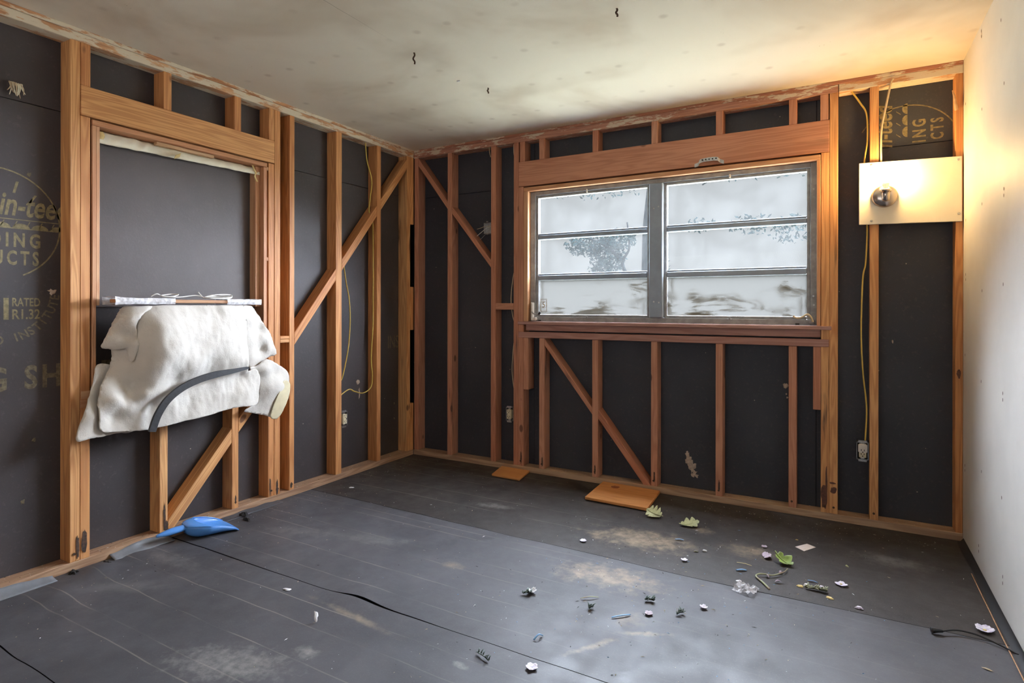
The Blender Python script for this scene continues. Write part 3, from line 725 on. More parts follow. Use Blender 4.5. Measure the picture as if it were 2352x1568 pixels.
for x in (0.98, 1.15, 1.55, 1.95, 2.35, 2.75, 2.917, 2.96, 3.15): nh.append(tube_geo([Vector((x, .002, .075)), Vector((x, -.003, .075))], 0.006, 8))
q = mesh('nail_head', *join(nh), 'rust', wb); q['kind'] = 'stuff'
# plaster splats
for k, (x, z, rx, rz) in enumerate(((2.150, .212, .030, .044), (2.172, .170, .032, .048), (2.188, .125, .030, .034), (2.142, .248, .018, .026), (2.712, .722, .018, .018), (2.72, .655, .007, .007), (2.715, .675, .006, .008), (3.24, 1.0, .005, .012))):
    blobmesh('plaster_spot', 'plaster', (x, 0.0902, z), X, Z, -Y, rx, rz, wb, .004, 20 + k, .32 if k < 4 else .2)
# rotated emblem print high beside the lamp
MB = Matrix(((0, -1, 0, 0), (0, 0, -1, 0.0900), (1, 0, 0, 0), (0, 0, 0, 1)))     # local x -> +z, local y -> -x
def bx_(g, x, z): return [v + Vector((z, -x, 0)) for v in g[0]], g[1]
eb = [bx_(fit('BUILDING', 0.345, 0.058, 0, 0.03, sp=1.45), 3.385, 1.848), bx_(fit('PRODUCTS', 0.345, 0.055, 0, 0.03, sp=1.45), 3.462, 1.845)]
eb += [([Vector((1.90 + .40 * t, -3.247 - s, 0)) for t, s in ((0, 0), (1, 0), (1, .004), (0, .004))], [(0, 1, 2, 3)])]
for k in range(6):
    zz = 1.92 + k * .062
    eb.append(([Vector((zz + .029 + .029 * math.cos(t), -3.306 + .024 * math.sin(t), 0)) for t in [j * math.pi / 8 for j in range(9)]], [tuple(range(9))]))
    eb.append(([Vector((zz, -3.275, 0)), Vector((zz + .005, -3.275, 0)), Vector((zz + .022, -3.255, 0)), Vector((zz + .017, -3.255, 0))], [(0, 1, 2, 3)]))
eb.append(bx_(fit('Certain-teed', 0.46, 0.085, 0.25, 0.02), 3.235, 1.84))
eb.append(arcgeo((2.04, -3.30), 0.236, math.radians(-150), math.radians(60), 0.006))
ebm = [v for v in eb]
V, F = join(ebm)
# keep only what is printed above the board joint
keep = [f for f in F if min(V[i].x for i in f) > 2.055]
V, F = place((V, keep), MB)
mesh('printed_emblem', V, F, 'print', wb)

# ------------------------------------------------------------------ aluminium window
w1 = empty('window_1', (1.96, 0.04, 1.06)); tag(w1, 'aluminium awning window with two columns of three panes', 'window', kind='structure')
def wbx(n, m, xr, yr, zr, **k): return box(n, m, xr, yr, zr, w1, **k)
wbx('jamb', 'jamb', (1.005, 1.039), (-0.003, 0.088), (1.082, 2.014)); wbx('jamb', 'jamb', (2.8755, 2.8945), (-0.003, 0.088), (1.082, 2.014))
wbx('head_jamb', 'jamb', (1.005, 2.8945), (-0.003, 0.088), (2.015, 2.043))
st_ = wbx('stool', 'sill', (0.966, 2.949), (-0.020, 0.088), (1.060, 1.081)); wbx('apron', 'sill', (1.019, 2.8955), (0.006, 0.088), (1.0165, 1.0595))
wbx('frame_side', 'alu', (1.0395, 1.080), (0.038, 0.086), (1.083, 2.013)); wbx('frame_side', 'alu', (2.842, 2.875), (0.038, 0.086), (1.083, 2.013))
wbx('frame_head', 'alu', (1.0805, 2.8415), (0.038, 0.086), (1.984, 2.0135)); wbx('frame_sill', 'alu', (1.0805, 2.8415), (0.034, 0.086), (1.083, 1.116))
wbx('mullion', 'alu_bright', (1.912, 2.003), (0.018, 0.086), (1.1165, 1.9835), bev=0.006)
for x0, x1 in ((1.0805, 1.9115), (2.0035, 2.8415)):
    wbx('sash_stile', 'alu', (x0, x0 + .018), (0.046, 0.080), (1.1165, 1.9835)); wbx('sash_stile', 'alu', (x1 - .018, x1), (0.046, 0.080), (1.1165, 1.9835))
    wbx('sash_rail', 'alu', (x0 + .0185, x1 - .0185), (0.046, 0.080), (1.966, 1.9835)); wbx('sash_rail', 'alu', (x0 + .0185, x1 - .0185), (0.046, 0.080), (1.1165, 1.132))
    for z0, z1 in ((1.668, 1.712), (1.376, 1.424)):
        b_ = wbx('sash_bar', 'alu_bright', (x0 + .0185, x1 - .0185), (0.044, 0.082), (z0, z1 - .012), bev=0.004)
        box('lip', 'alu_bright', (x0 + .0185, x1 - .0185), (0.050, 0.074), (z1 - .0115, z1), b_, bev=.003)
    for z0, z1, mm in ((1.7125, 1.9655, 'glass'), (1.4245, 1.6675, 'glass'), (1.1325, 1.3755, 'glass_d1' if x0 < 1.5 else 'glass_d2')):
        pn = wbx('pane', mm, (x0 + .0185, x1 - .0185), (0.0595, 0.0625), (z0, z1), axis=0, bev=0)
        if mm == 'glass_d1':
            pn['label'] = 'dusty pane with a small 5 sticker'
            sg = []
            for a, b2 in ((0, 0), (.006, .006)):
                x0s, x1s, z0s, z1s = 1.108 + a, 1.163 - a, 1.150 + b2, 1.244 - b2
                sg += [boxgeo(q[:2], (.0580, .0590), q[2:]) for q in ((x0s, x1s, z0s, z0s + .0022), (x0s, x1s, z1s - .0022, z1s), (x0s, x0s + .0022, z0s, z1s), (x1s - .0022, x1s, z0s, z1s))]
            V5, F5 = fit('5', 0.022, 0.040, 0, 0.01)
            sg.append(([Vector((1.1245 + v.x, 0.0588, 1.183 + v.y)) for v in V5], F5))
            va, fa_ = arcgeo((1.1355, 1.203), 0.024, 0, 2 * math.pi, .0022)
            sg.append(([Vector((v.x, .0588, v.y)) for v in va], fa_))
            mesh('sticker', *join(sg), 'tan_chip', pn)
def crank(mw):
    # operator: tall base plate, hub and folded arm ending in a small knob
    return mw
cl = empty('crank', (1.07, 0.03, 1.09), w1)
box('base', 'white_plastic', (1.056, 1.074), (0.006, 0.037), (1.100, 1.218), cl, bev=.004); box('hub', 'white_plastic', (1.058, 1.100), (0.004, 0.036), (1.088, 1.112), cl, bev=.006)
tube('arm', 'steel', [(1.070, 0.004, 1.150), (1.085, -0.006, 1.140), (1.11, -0.010, 1.134), (1.134, -0.008, 1.138)], .0055, cl); tube('knob', 'black_rubber', [(1.132, -0.010, 1.134), (1.140, -0.012, 1.146), (1.143, -0.012, 1.150)], .0075, cl)
cr = empty('crank', (2.83, 0.03, 1.09), w1)
box('hub', 'alu', (2.832, 2.866), (0.010, 0.037), (1.090, 1.118), cr, bev=.006)
tube('arm', 'cream_cable', [(2.856, 0.005, 1.104), (2.846, -0.004, 1.132), (2.828, -0.008, 1.146), (2.806, -0.008, 1.132), (2.785, -0.008, 1.124), (2.765, -0.008, 1.128), (2.758, -0.008, 1.138)], .0058, cr)
for x in (1.106, 2.765): box('catch', 'slot', (x, x + .022), (0.028, 0.034), (1.086, 1.093), w1)
for x in (1.47, 2.40): box('latch', 'white_plastic', (x, x + .010), (0.036, 0.045), (1.972, 1.995), w1); box('latch', 'alu', (x, x + .014), (0.030, 0.040), (1.108, 1.122), w1)
sv = []
for x, z in ((1.945, 1.82), (1.975, 1.83), (1.945, 1.22), (1.978, 1.215), (2.858, 1.86), (2.858, 1.25), (2.86, 1.20)): sv.append(tube_geo([Vector((x, .040 if x > 2.5 else .02, z)), Vector((x, .035 if x > 2.5 else .015, z))], .005, 8))
q = mesh('screw', *join(sv), 'steel', w1); q['kind'] = 'stuff'
# perforated strap on the header
V, F = [], []; P = spline([(2.205, -0.005, 2.060), (2.228, -0.006, 2.066), (2.240, -0.012, 2.082), (2.29, -0.020, 2.086), (2.340, -0.018, 2.084), (2.356, -0.008, 2.072), (2.378, -0.005, 2.062)], 5)
for p in P: V += [p - Vector((0, 0, .011)), p + Vector((0, 0, .011))]
for i in range(len(P) - 1): F.append((2 * i, 2 * i + 2, 2 * i + 3, 2 * i + 1))
stp = mesh('metal_strap', V, F, 'steel'); stp.modifiers.new('thickness', 'SOLIDIFY').thickness = .0015
tag(stp, 'bent perforated metal strap on the header above the window', 'strap')
hv = [tube_geo([Vector((x, -.0225, 2.086)), Vector((x, -.016, 2.086))], .0045, 8) for x in (2.255, 2.275, 2.295, 2.315, 2.335)]
q = mesh('hole', *join(hv), 'slot', stp); q['kind'] = 'stuff'

# ------------------------------------------------------------------ outdoors
gd = mesh('ground', [(-40, 0.2, -0.5), (40, 0.2, -0.5), (40, 70, -0.5), (-40, 70, -0.5)], [(0, 1, 2, 3)], 'lawn', recenter=False)
tag(gd, 'pale ground outside the window', 'ground', kind='structure')
def tree(name, label, trunk, branches, crowns, leaf=0.055, seed=1):
    t = empty(name, trunk[0]); tag(t, label, 'tree'); rr = random.Random(seed)
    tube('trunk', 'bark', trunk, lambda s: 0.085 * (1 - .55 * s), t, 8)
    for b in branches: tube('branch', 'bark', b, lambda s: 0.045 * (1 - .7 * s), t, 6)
    V, F = [], []
    for (c, r, n) in crowns:
        c = Vector(c); r = Vector(r)
        for _ in range(n):
            while True:
                q = Vector((rr.uniform(-1, 1), rr.uniform(-1, 1), rr.uniform(-1, 1)))
                if q.length < 1: break
            p = c + Vector((q.x * r.x, q.y * r.y, q.z * r.z))
            u = Vector((rr.uniform(-1, 1), rr.uniform(-1, 1), rr.uniform(-1, 1))).normalized(); w = u.orthogonal().normalized()
            s = leaf * rr.uniform(.6, 1.3); k = len(V)
            V += [p - u * s, p + w * s * .45 - u * s * .1, p + u * s, p - w * s * .45 - u * s * .1]; F.append((k, k + 1, k + 2, k + 3))
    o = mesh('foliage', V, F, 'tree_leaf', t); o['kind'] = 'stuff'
    return t
tree('garden_tree', 'leafy tree seen through the left middle window pane', [(-0.15, 6.4, -0.5), (-0.12, 6.4, 0.6), (-0.02, 6.4, 1.7), (0.0, 6.4, 2.6), (0.1, 6.4, 3.6)],
     [[(-0.10, 6.4, 1.2), (-0.35, 6.4, 1.75), (-0.42, 6.4, 2.0), (-0.30, 6.4, 2.25), (-0.34, 6.4, 2.7)], [(-0.42, 6.4, 2.0), (-0.75, 6.4, 2.3), (-1.2, 6.4, 2.5)], [(-0.05, 6.4, 1.5), (0.25, 6.4, 1.8), (0.3, 6.4, 2.2)]],
     [((-0.75, 6.5, 2.12), (0.34, .4, 0.34), 700), ((-1.15, 6.5, 2.32), (0.45, .4, .20), 420), ((-0.55, 6.5, 2.42), (0.35, .4, .2), 380), ((-0.95, 6.5, 1.85), (0.16, .3, .12), 60), ((-0.8, 6.6, 3.42), (1.2, .5, .22), 160), ((0.30, 6.4, 1.85), (0.12, .2, .2), 40)], 0.042, 3)
tree('garden_tree', 'thin branches hanging above the right middle window pane', [(4.2, 8.2, -0.5), (4.1, 8.2, 1.5), (4.0, 8.2, 3.0), (3.9, 8.2, 4.4)],
     [[(4.0, 8.2, 3.4), (2.8, 8.2, 4.2), (1.4, 8.2, 4.0), (0.6, 8.2, 3.6)], [(4.0, 8.2, 3.6), (3.4, 8.2, 3.4), (3.0, 8.2, 3.0)]],
     [((0.5, 8.2, 2.82), (0.35, .3, .14), 60), ((1.5, 8.2, 2.75), (0.5, .3, .2), 130), ((2.2, 8.2, 2.62), (0.45, .3, .28), 130), ((2.5, 8.2, 3.75), (1.8, .4, .2), 120)], 0.05, 5)

# ------------------------------------------------------------------ lamp on its board
bdm = prism('mounting_board', 'board_white', [(3.079, -0.004, 1.634), (3.528, -0.004, 1.622), (3.527, -0.004, 1.952), (3.079, -0.004, 1.968)], (0, -1, 0), 0.012)
tag(bdm, 'cream painted board nailed across studs behind the lamp', 'board')
for x, z in ((3.137, 1.651), (3.137, 1.953), (3.512, 1.935), (3.514, 1.662)): lathe('screw', 'steel', [(.0062, 0), (.0062, .0015), (.003, .0025)], Matrix.Translation((x, -.016, z)) @ Matrix.Rotation(math.pi / 2, 4, 'X'), bdm, 10)
lm = empty('wall_lamp', (3.196, -0.017, 1.715)); tag(lm, 'brushed nickel wall lamp with bare lit bulb on cream board', 'lamp')
RX = Matrix.Rotation(math.pi / 2, 4, 'X')      # local z -> -y
lathe('backplate', 'nickel', [(.060, 0), (.060, .006), (.058, .010), (.052, .018), (.040, .025), (.022, .029), (.004, .030)], Matrix.Translation((3.196, -.017, 1.778)) @ RX, lm, 40)
tube('arm', 'nickel', [(3.198, -.044, 1.758), (3.199, -.062, 1.757)], .010, lm, 12, 2)
lathe('socket_cup', 'nickel', [(.004, -.006), (.017, 0), (.019, .03), (.0205, .046), (.0245, .046), (.0250, .056), (.0235, .058), (.015, .057)], Matrix.Translation((3.199, -.066, 1.748)), lm, 32)
bl = lathe('bulb_neck', 'bulb_neck', [(.012, 0), (.0125, .012), (.016, .026), (.021, .036)], Matrix.Translation((3.199, -.066, 1.803)), lm, 24)
lathe('bulb', 'bulb', [(.0205, 0), (.026, .010), (.0295, .024), (.030, .036), (.027, .050), (.019, .060), (.006, .064)], Matrix.Translation((3.199, -.066, 1.838)), lm, 24)

# ------------------------------------------------------------------ electrical boxes
def outlet(label, c, right, out, wdt=0.060, hgt=0.098, adapter=False):
    """c centre of the face; right / out unit vectors in world"""
    c, r_, o_ = Vector(c), Vector(right), Vector(out)
    mw = Matrix(((r_.x, o_.x, 0, c.x), (r_.y, o_.y, 0, c.y), (0, 0, 1, c.z), (0, 0, 0, 1)))    # local x right, local y out, local z up
    e = empty('electrical_outlet', c - Vector((0, 0, hgt / 2))); tag(e, label, 'outlet')
    def b(name, m, xr, yr, zr, par=None, bv=.0015):
        ob = bmesh.new(); bmesh.ops.create_cube(ob, size=1)
        for v in ob.verts: v.co = Vector(((xr[0] + xr[1]) / 2 + v.co.x * (xr[1] - xr[0]), (yr[0] + yr[1]) / 2 + v.co.y * (yr[1] - yr[0]), (zr[0] + zr[1]) / 2 + v.co.z * (zr[1] - zr[0])))
        if bv: bmesh.ops.bevel(ob, geom=ob.edges[:], offset=bv, segments=2, affect='EDGES')
        bmesh.ops.recalc_face_normals(ob, faces=ob.faces[:])
        me = bpy.data.meshes.new(name); ob.to_mesh(me); ob.free()
        return link(name, me, m, par or e, mw)
    w2_, h2 = wdt / 2, hgt / 2
    for xr, zr in (((-w2_, -w2_ + .003), (-h2, h2)), ((w2_ - .003, w2_), (-h2, h2)), ((-w2_, w2_), (-h2, -h2 + .003)), ((-w2_, w2_), (h2 - .003, h2))): b('box_side', 'steel', xr, (-.055, 0), zr, None, 0)
    b('box_back', 'slot', (-w2_, w2_), (-.058, -.055), (-h2, h2), None, 0)
    for s in (-1, 1):
        b('mounting_ear', 'steel', (-.020, .020), (.001, .004), sorted((s * (h2 - .004), s * (h2 + .011))))
    b('yoke', 'steel', (-.010, .010), (-.004, .0008), (-h2 + .004, h2 - .004))
    bd = b('receptacle', 'ivory', (-.0165, .0165), (-.02, .008), (-.034, .034), None, .004)
    for s in (-1, 1):
        fc = b('socket_face', 'ivory', (-.0172, .0172), (.0085, .012), (s * .0195 - .0145, s * .0195 + .0145), bd, .0055 if False else .0015)
        b('slot', 'slot', (-.0085, -.0055), (.0121, .0128), (s * .0195 + .000, s * .0195 + .010), bd, 0); b('slot', 'slot', (.0055, .0085), (.0121, .0128), (s * .0195 + .001, s * .0195 + .009), bd, 0)
        b('slot', 'slot', (-.0028, .0028), (.0121, .0128), (s * .0195 - .009, s * .0195 - .004), bd, 0)
    if adapter:
        ad = b('adapter', 'white_plastic', (-.021, .021), (.013, .034), (-.004, .042), None, .004)
        b('slot', 'slot', (-.0085, -.0055), (.0341, .0346), (.006, .016), ad, 0); b('slot', 'slot', (.0055, .0085), (.0341, .0346), (.006, .015), ad, 0); b('slot', 'slot', (-.003, .003), (.0341, .0346), (-.002, .003), ad, 0)
    return e
outlet('ivory outlet in metal box on left wall stud below yellow cable', (-0.018, -0.738, 0.405), (0, 1, 0), (1, 0, 0), .066)
outlet('ivory outlet in metal box left of the aluminium window', (0.886, 0.004, 0.403), (1, 0, 0), (0, -1, 0), .060)
outlet('ivory outlet with plug adapter near the right wall', (3.098, 0.004, 0.405), (1, 0, 0), (0, -1, 0), .056, .095, True)
jb = empty('junction_box', (0.69, 0.01, 1.735)); tag(jb, 'small open metal junction box with loose wires on stud', 'junction box')
for xr, zr in (((0.657, 0.660), (1.735, 1.815)), ((0.724, 0.727), (1.735, 1.815)), ((0.657, 0.727), (1.735, 1.738)), ((0.657, 0.727), (1.812, 1.815))): box('side', 'steel', xr, (0.012, 0.060), zr, jb, bev=0)
box('back', 'steel', (0.657, 0.727), (0.058, 0.061), (1.735, 1.815), jb, bev=0)
for zz in (1.82, 1.726): box('tab', 'steel', (0.678, 0.694), (0.010, 0.016), (zz, zz + .008), jb)
tube('wire', 'white_cord', [(0.705, 0.04, 1.790), (0.697, -0.004, 1.776), (0.665, -0.02, 1.748), (0.622, -0.03, 1.714)], .0018, jb, 6)
tube('wire', 'cream_cable', [(0.70, 0.04, 1.795), (0.670, 0.0, 1.786), (0.640, -0.005, 1.776), (0.612, -0.012, 1.770)], .0015, jb, 6)
tube('wire', 'steel', [(0.69, 0.04, 1.76), (0.672, 0.0, 1.722), (0.650, -0.005, 1.700), (0.636, -0.008, 1.690)], .0012, jb, 6)

# ------------------------------------------------------------------ cables
def cable(name, m, label, pts, r, flat=0.6, cat='cable'):
    o = tube(name, m, pts, r, None, 8, 8, flat); tag(o, label, cat); return o
cable('electrical_cable', 'yellow', 'long yellow cable hanging between left wall studs and looping above outlet',
      [(-.03, -.519, 2.381), (-.03, -.502, 2.254), (-.03, -.452, 2.12), (-.03, -.466, 2.005), (-.03, -.48, 1.891), (-.03, -.443, 1.815), (-.03, -.436, 1.525), (-.03, -.436, 1.267), (-.03, -.438, 1.04), (-.03, -.455, .816), (-.03, -.443, .669), (-.03, -.46, .591), (-.03, -.536, .559), (-.03, -.623, .58), (-.03, -.674, .602), (-.03, -.74, .58), (-.03, -.78, .555)], .0062)
cable('electrical_cable', 'yellow', 'short yellow cable running beside the left wall stud below the diagonal brace',
      [(-.03, -.735, 1.50), (-.03, -.727, 1.46), (-.03, -.706, 1.354), (-.03, -.677, 1.232), (-.03, -.669, 1.078), (-.03, -.686, .895), (-.03, -.74, .698), (-.03, -.778, .66)], .0055)
cable('electrical_cable', 'yellow', 'yellow cable dropping behind the lamp board to the right outlet',
      [(3.03, .03, 2.40), (3.045, .03, 2.377), (3.086, .03, 2.307), (3.115, .02, 2.237), (3.119, .02, 2.098), (3.105, .02, 1.977), (3.104, .03, 1.8), (3.118, .02, 1.637), (3.112, .02, 1.433), (3.098, .02, 1.338), (3.091, .02, 1.051), (3.099, .02, .837), (3.113, .02, .695), (3.117, .02, .601), (3.110, .02, .450)], .0068)
cable('electrical_cable', 'cream_cable', 'pair of cream cables hanging from top plate to the lamp board',
      [(3.235, .0, 2.40), (3.225, -.004, 2.378), (3.206, -.004, 2.277), (3.184, -.004, 2.152), (3.180, -.004, 2.06), (3.182, .004, 1.945)], .0095, .55)
cable('electrical_cable', 'cream_cable', 'thin cream cable beside the window king stud',
      [(0.903, .03, 2.39), (0.907, .03, 2.30), (0.925, .05, 2.18), (0.925, .05, 1.6), (0.905, .02, 1.40), (0.888, .02, 1.25), (0.900, .02, 1.13), (0.918, .03, 1.03), (0.906, .02, .86), (0.898, .02, .72), (0.912, .02, .60), (0.925, .04, .52)], .0042)
cable('electrical_cable', 'cream_cable', 'short frayed cream cable end at top of back wall stud', [(0.700, .02, 2.39), (0.709, .01, 2.34), (0.724, .0, 2.30)], .005)

# ------------------------------------------------------------------ draped cloth, strip on top, foam strip
def tps(ctrl):
    P = np.array(ctrl); n = len(P); A = np.zeros((n + 3, n + 3)); d = np.hypot(P[:, 1, None] - P[None, :, 1], P[:, 2, None] - P[None, :, 2])
    K = np.where(d > 1e-9, d * d * np.log(d + 1e-12), 0)
    A[:n, :n] = K + np.eye(n) * 1e-4; A[:n, n] = 1; A[:n, n + 1] = P[:, 1]; A[:n, n + 2] = P[:, 2]; A[n:, :n] = A[:n, n:].T
    w = np.linalg.solve(A, np.concatenate([P[:, 0], np.zeros(3)]))
    def f(y, z):
        dd = np.hypot(P[:, 1] - y, P[:, 2] - z); k = np.where(dd > 1e-9, dd * dd * np.log(dd + 1e-12), 0)
        return float(k @ w[:n] + w[n] + w[n + 1] * y + w[n + 2] * z)
    return f
def patch(out, inn, res=0.011, wr=0.004, seed=0, ks=5, off=0.0, rag=0.0015, shape=None):
    """cloth sheet bounded by an outline, depth interpolated smoothly between measured points"""
    f = tps(out + inn)
    edge = spline([(0, a[1], a[2]) for a in out], ks, True)
    pts = [Vector((p.y + R.uniform(-rag, rag), p.z + R.uniform(-rag, rag))) for p in edge]; ne = len(pts)
    ys = [p.x for p in pts]; zs = [p.y for p in pts]
    y = min(ys)
    while y < max(ys):
        z = min(zs)
        while z < max(zs):
            q = Vector((y + R.uniform(-.2, .2) * res, z + R.uniform(-.2, .2) * res))
            if min((q - p).length_squared for p in pts[:ne]) > (res * .5) ** 2: pts.append(q)
            z += res
        y += res
    r = delaunay_2d_cdt(pts, [(i, (i + 1) % ne) for i in range(ne)], [], 1, 1e-6)
    V = []
    for p in r[0]:
        x = f(p.x, p.y)
        x += wr * noise.noise(Vector((p.x * 16 + seed, p.y * 9, seed))) + wr * .45 * noise.noise(Vector((p.x * 38, p.y * 26 + seed, 3)))
        if shape: x += shape(p.x, p.y)
        V.append(Vector((max(x, 0.006) + off, p.x, min(p.y, 1.192))))
    return V, [tuple(q) for q in r[2]]
A_o=[(0.030,-2.304,0.921),(0.040,-2.327,0.852),(0.050,-2.348,0.787),(0.070,-2.384,0.697),(0.080,-2.414,0.598),(0.085,-2.366,0.598),(0.080,-2.314,0.597),(0.070,-2.242,0.598),(0.060,-2.160,0.600),(0.050,-2.154,0.740),(0.030,-2.221,0.891)]
A_i=[(0.050,-2.302,0.741),(0.090,-2.350,0.693),(0.040,-2.282,0.657)]
B_o=[(0.070,-2.220,1.182),(0.120,-2.151,1.188),(0.135,-1.927,1.192),(0.130,-1.633,1.194),(0.150,-1.628,1.127),(0.165,-1.634,0.985),(0.150,-1.618,0.840),(0.110,-1.536,0.835),(0.100,-1.500,0.776),(0.100,-1.512,0.703),(0.110,-1.531,0.634),(0.120,-1.653,0.636),(0.125,-1.804,0.623),(0.125,-1.951,0.612),(0.125,-2.107,0.603),(0.120,-2.152,0.601),(0.110,-2.243,0.611),(0.105,-2.322,0.625),(0.100,-2.332,0.691),(0.085,-2.331,0.754),(0.070,-2.313,0.823),(0.055,-2.289,0.863),(0.045,-2.262,0.906),(0.040,-2.249,0.955),(0.030,-2.249,1.015),(0.040,-2.241,1.097)]
B_i=[(0.175,-2.152,1.137),(0.180,-1.933,1.133),(0.180,-1.703,1.129),(0.195,-2.163,0.995),(0.200,-1.945,0.982),(0.195,-1.701,0.966),(0.190,-2.150,0.903),(0.195,-1.942,0.882),(0.180,-1.690,0.867),(0.115,-2.207,1.076),(0.105,-2.202,0.934),(0.155,-2.190,0.996),(0.090,-2.233,0.875),(0.155,-2.171,0.848),(0.145,-2.022,0.827),(0.130,-1.855,0.821),(0.110,-1.640,0.811),(0.150,-2.178,0.781),(0.085,-2.192,0.789),(0.125,-2.269,0.762),(0.110,-2.117,0.718),(0.150,-2.046,0.711),(0.125,-1.944,0.694),(0.140,-1.789,0.718),(0.115,-1.722,0.660),(0.125,-1.624,0.719),(0.125,-2.213,0.693),(0.090,-2.261,0.678),(0.135,-2.059,0.638),(0.140,-1.885,0.642)]
C_o=[(0.085,-2.222,1.182),(0.075,-2.244,1.154),(0.060,-2.260,1.118),(0.050,-2.281,1.058),(0.040,-2.302,1.003),(0.055,-2.280,0.992),(0.070,-2.252,0.985),(0.085,-2.230,0.990),(0.100,-2.223,0.988),(0.105,-2.218,0.951),(0.110,-2.211,0.927),(0.125,-2.199,0.951),(0.145,-2.192,1.004),(0.140,-2.195,1.056),(0.135,-2.197,1.107),(0.140,-2.172,1.149),(0.130,-2.125,1.186)]
C_i=[(0.085,-2.249,1.077),(0.085,-2.263,1.028),(0.130,-2.230,1.118),(0.095,-2.226,1.057),(0.105,-2.212,1.046),(0.135,-2.212,1.006),(0.120,-2.210,1.158)]
D_o=[(0.130,-1.635,1.192),(0.100,-1.567,1.190),(0.100,-1.536,1.155),(0.100,-1.505,1.120),(0.095,-1.467,1.069),(0.090,-1.433,1.025),(0.085,-1.406,0.970),(0.080,-1.381,0.909),(0.075,-1.422,0.894),(0.080,-1.461,0.882),(0.075,-1.481,0.853),(0.080,-1.522,0.842),(0.095,-1.585,0.856),(0.110,-1.612,0.955),(0.115,-1.614,1.053),(0.120,-1.622,1.139)]
D_i=[(0.120,-1.565,1.102),(0.075,-1.498,1.049),(0.115,-1.494,1.013),(0.115,-1.553,0.979),(0.075,-1.475,0.948),(0.105,-1.463,0.948),(0.110,-1.558,0.905),(0.090,-1.509,0.888)]
E_o=[(0.100,-1.573,0.843),(0.100,-1.534,0.849),(0.100,-1.494,0.870),(0.100,-1.459,0.882),(0.095,-1.387,0.851),(0.085,-1.304,0.796),(0.080,-1.284,0.725),(0.075,-1.283,0.653),(0.070,-1.305,0.595),(0.065,-1.332,0.544),(0.060,-1.365,0.518),(0.060,-1.405,0.537),(0.055,-1.489,0.568),(0.050,-1.570,0.593),(0.055,-1.532,0.615),(0.060,-1.493,0.635),(0.070,-1.500,0.724),(0.080,-1.536,0.791)]
E_i=[(0.125,-1.484,0.826),(0.085,-1.394,0.789),(0.110,-1.383,0.738),(0.100,-1.451,0.720),(0.085,-1.379,0.646),(0.075,-1.440,0.616),(0.080,-1.479,0.772)]
H_o=[(0.098,-1.343,0.743),(0.087,-1.290,0.726),(0.082,-1.289,0.654),(0.078,-1.311,0.597),(0.073,-1.339,0.546),(0.067,-1.371,0.519),(0.068,-1.411,0.539),(0.085,-1.400,0.611),(0.098,-1.374,0.680)]
def crease(y, z):
    return 0.0020 * noise.noise(Vector((y * 55 + z * 12, z * 10, 9))) + 0.0045 * noise.noise(Vector((y * 20 - z * 8, z * 7, 21)))
dc = empty('draped_cloth', (0.08, -1.85, 0.60)); tag(dc, 'off-white flannel cloth draped in folds over the sill of boarded opening', 'cloth')
def clothpart(name, geo, m='cloth', th=.004):
    o = mesh(name, *geo, m, dc, smooth=True); s = o.modifiers.new('thickness', 'SOLIDIFY'); s.thickness = th; s.offset = 0
    return o
clothpart('back_layer', patch(A_o, A_i, seed=2)); clothpart('front_drape', patch(B_o, B_i, 0.0085, 0.0055, seed=5, shape=crease))
clothpart('left_fold', patch(C_o, C_i, seed=8, off=.012)); clothpart('right_fold', patch(D_o, D_i, seed=11, off=.008)); clothpart('right_skirt', patch(E_o, E_i, seed=14, off=.004))
hm = clothpart('satin_hem', patch(H_o, [], .008, .002, 17, off=.006), 'satin', .003); hm['label'] = 'yellowed satin binding along the cloth edge'
# foam strip lying across the cloth
Gp = spline([(0.182,-1.640,0.853),(0.198,-1.740,0.846),(0.202,-1.839,0.838),(0.198,-1.930,0.820),(0.192,-2.012,0.788),(0.184,-2.077,0.738),(0.170,-2.115,0.670),(0.155,-2.133,0.595)], 6)
V, F = [], []
for i, p in enumerate(Gp):
    t = (Gp[min(i + 1, len(Gp) - 1)] - Gp[max(i - 1, 0)]).normalized(); w = t.cross(X).normalized(); o_ = w.cross(t).normalized()
    k = 0.35 + 0.65 * min(1, i / 12)
    for a, b in ((-.016, -.006), (.016, -.006), (.016, .008), (-.016, .008)): V.append(p + w * a * k + o_ * b)
for i in range(len(Gp) - 1):
    for j in range(4): a, b = i * 4 + j, i * 4 + (j + 1) % 4; F.append((a, b, b + 4, a + 4))
F += [(3, 2, 1, 0), tuple(len(V) - 4 + j for j in range(4))]
fs = mesh('foam_strip', V, F, 'foam'); tag(fs, 'curved charcoal foam strip hanging across the draped cloth', 'foam strip')
# wrapped wooden strip lying on top
ws = box('wood_strip', 'lath', (0.035, 0.128), (-2.258, -1.530), (1.2030, 1.2200), bev=.002); tag(ws, 'wooden strip wrapped in plastic lying on top of draped cloth', 'wood strip')
def wrap(y0, y1, seed, open_end):
    V, F = [], []; n = 26; cs = [(.030, 1.199), (.134, 1.198), (.138, 1.210), (.134, 1.225), (.080, 1.227), (.030, 1.225)]
    for i in range(n + 1):
        y = y0 + (y1 - y0) * i / n; fl_ = (1 + 0.35 * max(0, 1 - i / 4)) if open_end else 1
        for j, (x, z) in enumerate(cs):
            V.append((.082 + (x - .082) * (1 + .04 * fl_) + .004 * noise.noise(Vector((y * 20, j * 1.3, seed))), y, 1.2115 + (z - 1.2115) * (1.08 * fl_) + .003 * noise.noise(Vector((y * 24, j * 2.1, seed + 3)))))
    for i in range(n):
        for j in range(6): a, b = i * 6 + j, i * 6 + (j + 1) % 6; F.append((a, b, b + 6, a + 6))
    mesh('plastic_wrap', V, F, 'wrap', ws)
wrap(-2.285, -2.010, 1, True); wrap(-1.530 - .20, -1.520, 2, False)
